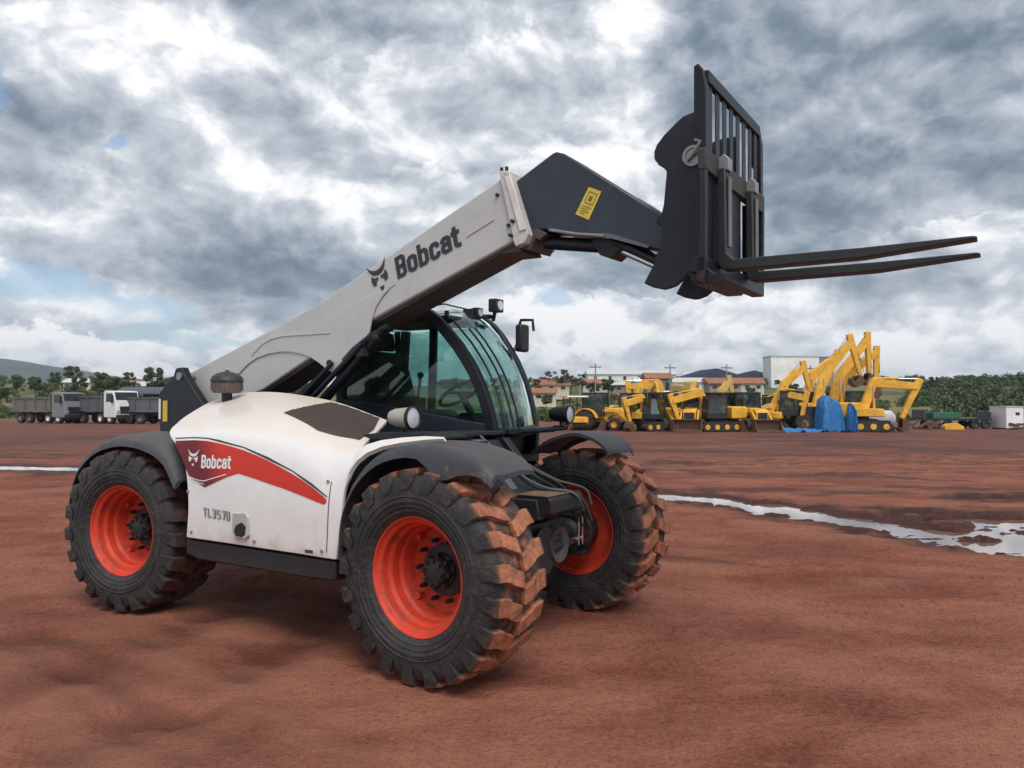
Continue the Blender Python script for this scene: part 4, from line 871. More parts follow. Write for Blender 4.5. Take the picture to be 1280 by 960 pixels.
# side frames (right = engine side, left = door side)
def side_frame(y, P, zt, name, bpost):
    xf = [p_[0]-.05 for p_ in P]
    b = MB()
    b.tube([(-1.98,y,1.30),(-1.99,y,1.8),(-1.96,y,2.24)], 0, flat=(.055,.08))
    b.tube([(-1.98,y,zt),(-1.15,y,zt+.01)], 0, flat=(.055,.07))
    b.build(name, M['black'], root, bevel=.006)
    b = MB(); b.tube([(bpost,y,1.32),(bpost+.02,y,1.8),(bpost+.03,y,2.25)], 0, flat=(.04,.075)); b.build('door_post', M['black'], root, bevel=.006)
    g = MB(); pts = [(-1.95,1.56),(-1.95,2.22),(-1.15,2.24)]+[(p_[0]-.05,p_[1]) for p_ in P[1:-2]]+[(P[-3][0]-.06,1.46)]
    n = len(pts); g.add([(x, y, z) for x, z in pts], [tuple(range(n))]); g.build('side_window', M['sideglass'], root, smooth=0)
side_frame(YR, PR, 2.25, 'cab_side_frame', -1.99)
side_frame(YL, PL_, 2.30, 'cab_side_frame', -1.66)
b = MB(); b.prism([(-2.02,1.62),(-1.6,1.57),(-1.1,1.50),(-.50,1.42),(-.40,1.30),(-.5,1.18),(-2.02,1.18)], YR-.02, YR+.03); b.build('cab_lower_panel', M['navy'], root, bevel=.008)
b = MB(); b.prism([(-2.02,1.42),(-.62,1.42),(-.52,1.34),(-.55,.75),(-.8,.62),(-2.02,.62)], YL-.02, YL+.03); b.build('cab_door', M['black'], root, bevel=.008)
b = MB(); b.box(-2.0,-.50,YR+.03,YL-.02,1.10,1.16); b.box(-2.02,-1.96,YR+.03,YL-.02,1.16,1.50); b.build('cab_floor', M['black'], root)
b = MB(); b.add([(-2.0,YR+.03,1.5),(-2.0,YL-.03,1.5),(-2.0,YL-.03,2.24),(-2.0,YR+.03,2.24)], [(0,1,2,3)]); b.build('rear_window', M['sideglass'], root, smooth=0)
# interior
b = MB(); b.prism([(-1.75,1.40),(-1.25,1.40),(-1.20,1.46),(-1.25,1.52),(-1.60,1.52),(-1.68,1.60),(-1.82,2.02),(-1.90,2.02),(-1.86,1.6)], .45, .92); b.prism([(-1.82,2.03),(-1.86,2.20),(-1.92,2.20),(-1.90,2.03)], .56, .80); b.build('seat', M['seat'], root, bevel=.03)
b = MB(); b.prism([(-.98,1.16),(-.62,1.16),(-.60,1.40),(-.72,1.50),(-.80,1.50)], YR+.05, YL-.05); b.build('dashboard', M['blackplastic'], root, bevel=.02)
b = MB(); c0 = Vector((-1.02,.66,1.66)); nrm = Vector((-.55,0,.83)); ua = Vector((0,1,0)); va = nrm.cross(ua)
b.tube([c0+ua*math.cos(a)*.19+va*math.sin(a)*.19 for a in [2*PI*k/28 for k in range(29)]], .016, 8); b.cyl(c0-ua*.18, c0+ua*.18, .014, 8); b.cyl(c0, (-.82,.66,1.35), .03, 10); b.build('steering_wheel', M['blackplastic'], root)
b = MB(); b.box(-1.70,-1.20,.33,.43,1.3,1.62); b.cyl((-1.25,.38,1.6),(-1.22,.38,1.78), .015, 8); b.sphere((-1.22,.38,1.80), .028, 8); b.build('control_console', M['blackplastic'], root, bevel=.01)
# wiper rods and cables in front of the windshield
for o1, o2 in ((.06, .012), (.135, .03), (.19, .05)):
    pts = []
    for i, (x, z) in enumerate(PR[1:], 1):
        s = o1/(YL-YR); pts.append((x+(PL_[i][0]-x)*s+.04+.1*math.sin(PI*s)*.8+o2*.3, YR+o1+.01*i*o2*4, z+.02+(PL_[i][1]-z)*s+.03*math.sin(PI*s)))
    b = MB(); b.tube(pts[1:] if o1 < .1 else pts[2:], .008, 6); b.build('guard_rod', M['blackplastic'], root)
b = MB(); b.box(-.99,-.90,YR+.05,YR+.24,2.24,2.27); b.cyl((-.95,YR+.1,2.24),(-.95,YR+.1,2.31), .02, 8); b.build('wiper_motor', M['blackplastic'], root, bevel=.005)
b = MB(); b.tube([(-1.25,.45,2.36),(-1.15,.6,2.40),(-1.02,.78,2.36),(-.95,.86,2.31)], .007, 6); b.build('roof_cable', M['hose'], root)
# work lights on the roof front edge
for (x, y, z, s) in ((-.93,.78,2.33,.75),(-.84,.93,2.40,1.0)):
    b = MB(); b.box(x-.05*s, x+.03*s, y-.06*s, y+.06*s, z-.055*s, z+.055*s); b.cyl((x-.02,y,z-.05*s),(x-.04,y,z-.13), .018, 8); wl = b.build('work_light', M['blackplastic'], root, bevel=.008)
    b = MB(); b.cyl((x+.03*s,y,z),(x+.038*s,y,z), .04*s, 20); b.build('lens', M['lens'], wl)
b = MB(); b.box(-.98,-.90,.70,.84,2.20,2.23); b.tube([(-.96,.72,2.26),(-.92,.80,2.30),(-.90,.93,2.31)], .02, 8); b.box(-1.03,-.93,.70,.76,2.27,2.36); b.build('light_bracket', M['blackplastic'], root, bevel=.004)
# mirror on its arm
b = MB(); b.tube([(-.80,1.12,2.0),(-.79,1.20,2.12),(-.79,1.22,2.27),(-.78,1.22,2.30),(-.66,1.22,2.295),(-.65,1.22,2.20)], .014, 8); mr = b.build('mirror_arm', M['blackplastic'], root)
b = MB(); b.box(-.80,-.73,1.15,1.29,2.02,2.26); b.build('mirror_housing', M['blackplastic'], mr, bevel=.02)
# headlights on their arms
def headlight(x, y, z, s):
    b = MB(); b.lathe([(.02,-.15),(.045,-.14),(.058,-.10),(.068,.02),(.070,.035)], 'x', 24, (0,0,0), close=False)
    for i in range(len(b.v)):
        q_ = b.v[i]; b.v[i] = (q_[0]+x, q_[1]*1.05+y, q_[2]*1.0+z)
    h = b.build('headlight', M['lampbody'] if s < 0 else M['blackplastic'], root, smooth=50)
    b = MB(); b.lathe([(.001,.036),(.045,.034),(.064,.03)], 'x', 24, (x,y,z)); b.build('lens', M['lens'], h)
    b = MB(); b.lathe([(.064,.028),(.068,.040),(.074,.036),(.074,.015)], 'x', 24, (x,y,z)); b.build('bezel', M['blackplastic'], h)
    b = MB(); b.cyl((x-.05,y,z-.06),(x-.05,y,1.39), .014, 8); b.box(x-.10,x+.0,y-.04,y+.04,1.385,1.40); b.build('headlight_stalk', M['blackplastic'], root)
headlight(-.36, -.80, 1.49, -1)
headlight(-.17, .93, 1.49, 1)
b = MB(); b.prism([(-.72,1.375),(-.50,1.40),(-.18,1.402),(-.05,1.385),(-.05,1.365),(-.20,1.345),(-.7,1.352)], -.88, -.62); b.box(-.60,-.30,-.62,.27,1.35,1.38); b.build('headlight_bracket', M['blackplastic'], root, bevel=.006)
b = MB(); b.box(-.42,-.28,.25,.95,1.345,1.39); b.tube([(-.4,.27,1.36),(-.22,.55,1.37),(-.2,.95,1.38)], .022, 8); b.build('front_cross_bar', M['black'], root, bevel=.006)
# hydraulic hoses at the front axle
for pts, r in (([(-.40,-.05,1.36),(-.22,-.06,1.24),(-.02,-.06,1.10),(.14,-.05,1.01),(.30,-.02,1.0),(.42,.04,.95),(.46,.10,.80)], .012), ([(-.30,-.10,1.35),(-.12,-.10,1.22),(.05,-.10,1.09),(.22,-.08,1.02),(.38,.0,.99),(.44,.08,.86)], .009), ([(-.42,.02,1.36),(-.30,.06,1.25),(-.16,.10,1.17),(.0,.16,1.06),(.10,.26,.98),(.16,.34,.90),(.18,.40,.78)], .011), ([(-.38,.16,1.36),(-.27,.24,1.22),(-.12,.30,1.10),(.06,.38,1.0),(.16,.46,.86)], .011),
               ([(-.36,.28,1.35),(-.32,.30,1.22),(-.2,.34,1.14),(.02,.42,1.02),(.2,.52,.96),(.24,.55,.84)], .009), ([(-.2,-.42,.9),(.0,-.5,.82),(.1,-.55,.72)], .014), ([(.3,.30,.84),(.26,.42,.72),(.2,.58,.66)], .013)):
    b = MB(); n = 20; P = [catmull(pts, i/(n-1)*(len(pts)-1)) for i in range(n)]; b.tube(P, r, 8); b.build('hydraulic_hose', M['hose'] if r != .009 else M['slab'], root)
# ================================================================ BACKGROUND
def T0(x, y, dz=0): return (x, y, gz(x, y)+dz)
def thing(name, label, cat, x, y, rz=0, group=None, dz=0):
    return tag(empty(name, T0(x, y, dz), rz), label, cat, group)
def wheel_at(root_, x, y, z, r, wd, rimcol, name='wheel'):
    b = MB(); b.lathe([(r*.5,-wd/2),(r*.93,-wd/2),(r,-wd*.35),(r,wd*.35),(r*.93,wd/2),(r*.5,wd/2)], 'y', 20, (x, y, z))
    for k in range(14):
        a = 2*PI*k/14; b.box(0,0,0,0,0,0) if False else None
    o = b.build(name, M['bgrubber'], root_, smooth=50)
    b = MB(); b.lathe([(.001,-wd*.25),(r*.2,-wd*.3),(r*.22,-wd*.15),(r*.48,-wd*.2),(r*.52,-wd*.5),(r*.52,wd*.5),(r*.48,wd*.2),(r*.22,wd*.15),(r*.2,wd*.3),(.001,wd*.25)], 'y', 16, (x, y, z)); b.build('rim', rimcol, o, smooth=40)
    return o
def arm(pts, w0, w1, y, wd, name, m, root_):
    """box girder through x,z points"""
    b = MB(); n = len(pts); L1, L2 = [], []
    for i, (x, z) in enumerate(pts):
        a = Vector(pts[max(i-1, 0)]); c_ = Vector(pts[min(i+1, n-1)]); d = (c_-a).normalized(); nn_ = Vector((-d.y, d.x)); ww = w0+(w1-w0)*i/(n-1)
        if 0 < i < n-1: ww *= 1.25
        L1.append((x+nn_.x*ww/2, z+nn_.y*ww/2)); L2.append((x-nn_.x*ww/2, z-nn_.y*ww/2))
    b.prism(L1+L2[::-1], y-wd/2, y+wd/2); return b.build(name, m, root_, bevel=.02)
def ram(a, c_, y, root_, r=.07):
    a, c_ = Vector((a[0], y, a[1])), Vector((c_[0], y, c_[1])); m_ = a.lerp(c_, .55)
    b = MB(); b.cyl(a, m_, r, 10); o = b.build('hydraulic_cylinder', M['yellow'] if r > .06 else M['bgblack'], root_)
    b = MB(); b.cyl(m_, c_, r*.5, 8); b.build('rod', M['chrome'], o)
def bucket(root_, x, z, ang, s, wd, m):
    P = [(0,0),(.15,.55),(.6,.75),(1.15,.45),(1.2,-.1),(.85,-.2),(.95,.3),(.6,.5),(.3,.35),(.18,0)]
    ca_, sa_ = math.cos(ang), math.sin(ang); Q = [(x+(px*ca_-pz*sa_)*s, z+(px*sa_+pz*ca_)*s) for px, pz in P]
    b = MB(); b.prism(Q, -wd/2, wd/2); b.prism([Q[0], Q[1], Q[2], Q[3], Q[4]], -wd/2-.03, -wd/2+.01); b.prism([Q[0], Q[1], Q[2], Q[3], Q[4]], wd/2-.01, wd/2+.03)
    for k in range(4):
        yk = -wd/2+wd*(k+.5)/4; b.prism([Q[4], Q[5], (Q[5][0]+(Q[5][0]-Q[6][0])*.6, Q[5][1]+(Q[5][1]-Q[6][1])*.6)], yk-.06, yk+.06)
    return b.build('bucket', m, root_, bevel=.01)
def bg_cab(root_, x0, x1, y0, y1, z0, z1, frame='bgblack', name='cab', lean=.15):
    b = MB()
    for x in (x0, x1):
        for y in (y0, y1):
            dxl = lean if x == x1 else 0
            b.tube([(x, y, z0), (x-dxl, y, z1)], 0, flat=(.09,.09))
    b.box(x0-.05, x1+.05-lean, y0-.06, y1+.06, z1, z1+.12); b.box(x0, x1, y0, y1, z0-.02, z0+(z1-z0)*.25)
    o = b.build(name, M[frame], root_, bevel=.01)
    b = MB(); zl = z0+(z1-z0)*.25
    e = .03; b.add([(x0,y0,zl),(x1-lean*.25,y0,zl),(x1-lean,y0,z1),(x0,y0,z1)], [(0,1,2,3)]); b.add([(x0,y1,zl),(x1-lean*.25,y1,zl),(x1-lean,y1,z1),(x0,y1,z1)], [(0,1,2,3)])
    b.add([(x1-lean*.25,y0,zl),(x1-lean*.25,y1,zl),(x1-lean,y1,z1),(x1-lean,y0,z1)], [(0,1,2,3)]); b.add([(x0,y0,zl),(x0,y1,zl),(x0,y1,z1),(x0,y0,z1)], [(0,1,2,3)])
    b.build('cab_glass', M['bgglass'], o, smooth=0); return o
def excavator(label, x, y, rz, boom_pts, stick_end, bucket_ang, col='yellow', s=1.0, cabm='bgblack', has_bucket=True):
    r_ = thing('excavator', label, 'excavator', x, y, rz, 'tracked excavators parked in a line'); r_.scale = (s, s, s)
    for sy in (1, -1):
        b = MB(); b.prism([(-1.9,.45),(-1.6,.08),(1.6,.08),(1.9,.45),(1.6,.82),(-1.6,.82)], sy*1.15-.28, sy*1.15+.28)
        for k in range(16): b.box(-1.65+k*.215, -1.53+k*.215, sy*1.15-.31, sy*1.15+.31, .04, .09); b.box(-1.65+k*.215, -1.53+k*.215, sy*1.15-.31, sy*1.15+.31, .81, .86)
        tr = b.build('track', M['bgrubber'], r_, bevel=.03)
        for k in range(4): b = MB(); b.cyl((-1.35+k*.9, sy*1.15-.33, .42), (-1.35+k*.9, sy*1.15+.33, .42), .22, 12); b.build('roller', M[col], tr)
    b = MB(); b.box(-.9,.9,-.9,.9,.5,.95); b.cyl((0,0,.9),(0,0,1.12),.65,20); b.build('undercarriage', M['bgblack'], r_)
    b = MB(); b.prism([(-2.3,1.15),(-2.5,1.35),(-2.5,2.0),(-2.3,2.15),(-.3,2.15),(-.3,1.75),(1.3,1.7),(1.35,1.12)], -1.25, .1); b.prism([(-2.3,1.15),(-2.5,1.35),(-2.5,2.0),(-2.3,2.15),(-1.0,2.1),(-1.0,1.12)], .1, 1.25)
    body = b.build('upper_body', M[col], r_, bevel=.06)
    b = MB(); b.cyl((-1.2,-.6,2.1),(-1.2,-.6,2.6),.07,8); b.build('exhaust', M['bgblack'], body)
    b = MB(); b.prism([(-2.54,1.3),(-2.56,1.95),(-2.2,1.95),(-2.2,1.2)], -1.0, 1.0); b.build('counterweight', M['bgblack'], body, bevel=.03)
    bg_cab(r_, -.55, 1.25, .25, 1.2, 1.15, 2.9, cabm)
    arm(boom_pts, .62, .50, -.2, .46, 'boom', M[col], r_); tip = boom_pts[-1]
    d = (Vector(stick_end)-Vector(tip)).normalized(); back = (tip[0]-d.x*.6, tip[1]-d.y*.6)
    arm([back, tip, stick_end], .44, .30, -.2, .34, 'stick', M[col], r_)
    mid = Vector(boom_pts[len(boom_pts)//2]); ram((.9,1.35), (mid.x-.1, mid.y-.2), -.45, r_, .09); ram((mid.x+.0, mid.y+.35), back, -.2, r_, .075)
    ram((tip[0]+.2+d.x*.5, tip[1]+d.y*.5), (stick_end[0]+.3, stick_end[1]+.25), -.2, r_, .06)
    if has_bucket: bucket(r_, stick_end[0], stick_end[1], bucket_ang, .8, .8, M['rustbucket'])
    return r_
# right-hand group of excavators
excavator('leftmost of the tall raised-boom excavators, its yellow boom peaking beside the white tower block', 23.2, 61, 0, [(.2,1.6),(.9,4.3),(3.0,6.9)], (3.7,4.3), -2.3)
excavator('yellow excavator with the highest raised boom in the row, behind the blue tarpaulin', 25.2, 63, R(8), [(.2,1.6),(1.0,4.4),(3.4,7.3)], (3.5,4.6), -1.9)
excavator('yellow excavator with upright stick hanging straight down, right of the highest boom', 26.6, 65, R(-6), [(.2,1.6),(.6,4.2),(3.3,6.3)], (3.2,3.5), -1.8)
excavator('yellow excavator stretching its boom flat to the right with the bucket on the ground', 25.6, 58, R(-4), [(.2,1.7),(.9,3.6),(4.0,3.35)], (2.9,1.0), -1.5)
# middle group
excavator('faded yellow excavator with its boom laid low, left of the dark roofed cab', 14.6, 60, R(170), [(.2,1.6),(1.1,3.2),(3.6,2.9)], (2.9,1.0), -1.6, 'paleyellow', .85)
excavator('yellow excavator with upright mast-like stick in the middle of the row', 12.4, 62, R(10), [(.2,1.6),(.8,3.2),(1.9,3.9)], (1.7,1.3), -1.8, 'yellow', .85)
excavator('pale yellow crawler excavator parked facing the blue tarpaulin', 18.6, 61, R(5), [(.2,1.6),(.9,2.6),(2.3,3.0)], (2.6,1.2), -1.8, 'paleyellow', .8)
excavator('yellow excavator with low crouched boom behind the backhoe loaders, nearest the thin grey poles', 9.6, 64, R(20), [(.2,1.6),(.9,3.9),(2.6,3.7)], (3.0,1.6), -1.7, 'yellow', .9)
excavator('yellow excavator holding its boom level over the backhoe hoods', 13.2, 66, R(175), [(.2,1.7),(.9,4.2),(3.8,3.9)], (3.6,2.0), -1.7, 'yellow', .9)
excavator('pale yellow excavator with steep boom behind the bright yellow hood', 16.4, 64, R(4), [(.2,1.6),(.6,3.6),(1.5,4.6)], (2.0,2.2), -1.8, 'paleyellow', .85)
excavator('yellow excavator with half-raised boom just left of the tallest booms', 21.6, 65, R(2), [(.2,1.6),(.9,4.0),(2.6,5.4)], (3.2,3.0), -2.0, 'yellow', .95)
excavator('yellow excavator behind the tarpaulin with its stick folded under the boom', 24.4, 67, R(12), [(.2,1.6),(1.2,4.6),(3.4,6.2)], (2.4,3.7), -1.6, 'yellow', 1.0)
excavator('yellow excavator parked nose-on with its lowered boom before the first poles', 10.2, 57.5, R(-150), [(.2,1.6),(1.0,3.0),(2.9,2.5)], (2.4,.9), -1.7, 'yellow', .8)
excavator('yellow excavator turned to the left, boom crossing in front of the middle cabs', 14.6, 57, R(-165), [(.2,1.6),(1.2,3.3),(3.8,2.6)], (3.2,.9), -1.6, 'yellow', .85)
excavator('yellow excavator with kneeling boom right before the grader', 19.2, 59, R(-30), [(.2,1.6),(1.0,3.4),(3.2,2.9)], (2.8,1.0), -1.7, 'yellow', .85)
excavator('pale excavator squeezed between two backhoe loaders, boom folded tight', 12.1, 60.5, R(-60), [(.2,1.6),(.9,3.6),(2.3,3.5)], (1.9,1.6), -1.7, 'paleyellow', .9)
def backhoe(label, x, y, rz, hoe_pts, col='yellow', load_ang=.1, cabm='bgblack', s=1.0):
    r_ = thing('backhoe_loader', label, 'backhoe', x, y, rz, 'backhoe loaders parked in the yard'); r_.scale = (s, s, s)
    for sy in (1, -1):
        wheel_at(r_, -1.0, sy*.95, .75, .75, .5, M[col]); wheel_at(r_, 1.25, sy*.9, .5, .5, .35, M[col])
    b = MB(); b.prism([(-1.5,.7),(-1.5,1.1),(.2,1.1),(.2,1.75),(1.6,1.62),(1.85,1.4),(1.85,.65),(.2,.6)], -.45, .45); body = b.build('body', M[col], r_, bevel=.04)
    b = MB(); b.box(1.86,1.9,-.35,.35,.8,1.4); b.build('grille', M['bgblack'], body)
    for sy in (1, -1):
        b = MB(); b.lathe([(.86,-.28),(.92,-.28),(.92,.28),(.86,.28)], 'y', 24, (-1.0, sy*.95, .75), close=True)
        b.v = [(x_, y_, max(z_, .95)) for x_, y_, z_ in b.v]; b.build('mudguard', M[col], body, smooth=50)
    bg_cab(r_, -1.35, .35, -.65, .65, 1.1, 2.75, cabm)
    for sy in (1, -1): arm([(.2,1.5),(1.3,1.5),(2.35,.55)], .22, .16, sy*.6, .12, 'loader_arm', M[col], r_); ram((.6,.9), (1.4,1.4), sy*.6, r_, .06)
    b = MB(); P = [(2.3,.15),(2.25,.75),(2.45,.95),(2.75,.9),(2.5,.8),(2.45,.25),(3.0,.1),(3.0,.05),(2.4,.05)]; b.prism(P, -.95, .95); b.prism([(2.3,.06),(2.26,.8),(2.6,.9),(3.0,.06)], -.98,-.94); b.prism([(2.3,.06),(2.26,.8),(2.6,.9),(3.0,.06)], .94,.98); b.build('front_bucket', M['rustbucket'], r_)
    if hoe_pts:
        b = MB(); b.box(-1.8,-1.45,-.9,.9,.5,1.0); b.build('hoe_mount', M['bgblack'], r_)
        arm(hoe_pts[:-1], .30, .22, 0, .25, 'hoe_boom', M[col], r_); arm(hoe_pts[-2:], .22, .18, 0, .2, 'hoe_stick', M[col], r_); ram((-1.7,1.2), hoe_pts[1], .0, r_, .055)
        bucket(r_, hoe_pts[-1][0], hoe_pts[-1][1], 2.2, .6, .6, M['rustbucket'])
    return r_
backhoe('backhoe loader with a dark blue glazed cab, right of the cream-roofed machine', 6.9, 60, R(-25), None, 'yellow')
backhoe('long yellow backhoe loader with its front bucket down, second from the cream-roofed machine', 8.9, 61, R(200), [(-1.7,1.0),(-2.0,2.4),(-2.9,2.9),(-2.6,1.5)])
backhoe('backhoe loader showing its brown front bucket to the camera', 11.4, 58.5, R(-70), [(-1.7,1.0),(-2.2,2.9),(-1.3,3.6),(-1.0,2.2)])
backhoe('backhoe loader with folded hoe left of the faded yellow excavator', 13.3, 58, R(-110), [(-1.7,1.0),(-2.3,3.0),(-1.5,3.7),(-1.3,2.1)])
backhoe('backhoe loader with orange-yellow hood beside the dark roofed cab', 15.9, 58.5, R(-60), [(-1.7,1.0),(-2.1,2.4),(-3.0,2.8),(-2.7,1.3)])
backhoe('bright yellow backhoe loader in front, nose towards the yard', 17.4, 57.5, R(-80), None)
# motor grader in front of the blue sheet
r_ = thing('motor_grader', 'faded yellow motor grader with dark cab, left of the blue tarpaulin', 'grader', 20.9, 58.5, R(176))
for sy in (1, -1):
    wheel_at(r_, -1.9, sy*.9, .62, .62, .4, M['paleyellow']); wheel_at(r_, -.5, sy*.9, .62, .62, .4, M['paleyellow']); wheel_at(r_, 3.6, sy*.9, .62, .62, .4, M['paleyellow'])
b = MB(); b.prism([(-2.6,.8),(-2.6,1.8),(-.3,1.9),(-.3,.7)], -.6, .6); b.build('engine_cover', M['bgblack'], r_, bevel=.04)
arm([(-.4,1.2),(1.8,1.9),(3.8,1.1)], .3, .25, 0, .3, 'main_frame', M['paleyellow'], r_); bg_cab(r_, -.2, 1.2, -.6, .6, 1.2, 2.9)
b = MB(); b.prism([(1.6,.1),(1.72,.65),(1.8,.65),(1.75,.3),(1.72,.1)], -1.7, 1.7); b.build('blade', M['rustbucket'], r_)
# cream-roofed roller
r_ = thing('road_roller', 'small yellow machine with a cream canopy beside the far front fender', 'roller', 4.75, 60, R(-75))
for sy in (1, -1): wheel_at(r_, -.7, sy*.55, .5, .5, .4, M['yellow'])
wheel_at(r_, .9, 0, .5, .5, 1.1, M['yellow'], 'drum')
b = MB(); b.prism([(-1.4,.55),(-1.4,1.5),(-.4,1.55),(-.3,1.1),(1.5,1.0),(1.5,.6)], -.6, .6); b.build('body', M['yellow'], r_, bevel=.05)
b = MB()
for x in (-.9,.5):
    for y in (-.55,.55): b.cyl((x,y,1.0),(x,y,2.5),.04,8)
b.build('canopy_posts', M['bgblack'], r_); b = MB(); b.prism([(-1.3,2.5),(-1.2,2.62),(.8,2.62),(.9,2.5)], -.85, .85); b.build('canopy', M['cream'], r_, bevel=.03)
# blue tarpaulin hanging over parked equipment
def tarp(label, x, y, rz, sx, sy, h, seed, tail=0):
    b = MB(); n, m_ = 28, 20; V_ = []
    for i in range(n+1):
        for j in range(m_+1):
            u_, w_ = i/n*2-1, j/m_*2-1
            ed = max(abs(u_), abs(w_)); fall = max(0, ed-.45)/.55
            z = h*(1-.98*fall**2.6)*(1-.12*u_)+.10*math.sin(u_*9+seed)*math.cos(w_*7)+.12*math.sin(u_*21+w_*5)*fall
            V_.append((u_*sx*(1-.12*(1-fall))+.05*math.sin(w_*15), w_*sy*(1-.12*(1-fall))+.06*math.sin(u_*17), max(z, .02)))
    b.add(V_, [(i*(m_+1)+j, (i+1)*(m_+1)+j, (i+1)*(m_+1)+j+1, i*(m_+1)+j+1) for i in range(n) for j in range(m_)])
    o = b.build('tarpaulin', M['tarp'], smooth=60); o.location = T0(x, y); o.rotation_euler.z = rz; return tag(o, label, 'tarpaulin')
tarp('tall crumpled blue tarpaulin draped over equipment beneath the raised excavator booms', 22.95, 57.0, .1, .9, .8, 2.45, 1)
tarp('narrow blue tarpaulin hanging at the foot of the raised booms', 24.3, 56.3, 0, .32, .35, 1.9, 3)
tarp('low blue sheet spread on the ground before the yellow machines', 19.8, 56.2, 0, 2.3, .8, .22, 5)
# pale tank behind the long boom
b = MB(); b.lathe([(.001,-1.2),(.4,-1.15),(.62,-.9),(.66,0),(.62,.9),(.4,1.15),(.001,1.2)], 'x', 20, (0,0,.95)); tk = b.build('water_tank', M['truckwhite'], smooth=50); tk.location = T0(27.9, 60); tag(tk, 'white rounded tank under the flat yellow boom', 'tank')
b = MB(); b.box(-1,1,-.5,.5,.0,.35); b.build('tank_cradle', M['bgblack'], tk)
# right: white site box, green container, flatbed trailer, planks
b = MB(); b.box(-.75,.75,-1.2,1.2,.12,1.95); sb = b.build('site_cabin', M['wallw'], bevel=.02); sb.location = T0(43.3, 69); tag(sb, 'small white box cabin at the right edge of the yard', 'cabin')
b = MB(); b.box(.05,.4,-1.215,-1.203,1.25,1.5); b.build('vent', M['bgblack'], sb); b = MB(); b.box(-.8,.8,-1.25,1.25,1.95,2.02); b.build('roof', M['white_roof'], sb); b = MB(); b.box(-.65,-.35,-1,1,0,.12); b.box(.35,.65,-1,1,0,.12); b.build('skid', M['bgblack'], sb)
r_ = thing('flatbed_trailer', 'low dark flatbed trailer beside the white box cabin', 'trailer', 39.0, 70)
b = MB(); b.box(-3.0,3.0,-1.1,1.1,.75,.95); b.build('deck', M['bgblack'], r_); b = MB(); b.box(-2.9,-2.8,-1.1,1.1,.95,1.7); b.box(2.85,2.95,-1.1,1.1,.95,1.5); b.build('end_rail', M['tin'], r_)
for x in (-1.8,-.8,1.6,2.5):
    wheel_at(r_, x, -.95, .42, .42, .3, M['tin']); wheel_at(r_, x, .95, .42, .42, .3, M['tin'])
b = MB(); b.box(-1.4,1.0,-1,1,.95,1.45); 
for k in range(8): b.box(-1.4+k*.32,-1.3+k*.32,-1.03,-1.0,.95,1.45)
o = b.build('container', M['green'], bevel=.01); o.location = T0(38.3, 70); tag(o, 'green crate lying on the flatbed trailer', 'crate')
b = MB(); b.box(-.8,.8,-.35,.35,0,.28); b.prism([(-.8,.28),(.8,.28),(.3,.55),(-.5,.5)], -.3,.3); o = b.build('yellow_bin', M['yellow'], bevel=.03); o.location = T0(36.9, 66); tag(o, 'low yellow bin on the ground before the flatbed trailer', 'bin')
for k, (x, y, l_) in enumerate(((34.6, 66.5, 'dark scrap heap at the left end of the flatbed trailer'), (44.2, 67.5, 'dark scrap heap at the right edge beside the white cabin'))):
    b = MB(); rg_ = random.Random(k)
    for q_ in range(16):
        cx_, cy_, cz_ = rg_.uniform(-1.2,1.2), rg_.uniform(-.5,.5), rg_.uniform(.0,.5); b.tube([(cx_-.6*rg_.random(), cy_, cz_), (cx_+.6*rg_.random(), cy_+.2, cz_+rg_.uniform(-.2,.5))], 0, flat=(.12,.2))
    o = b.build('scrap_heap', M['rustbucket'], smooth=0); o.location = T0(x, y); tag(o, l_, 'scrap', kind='stuff')

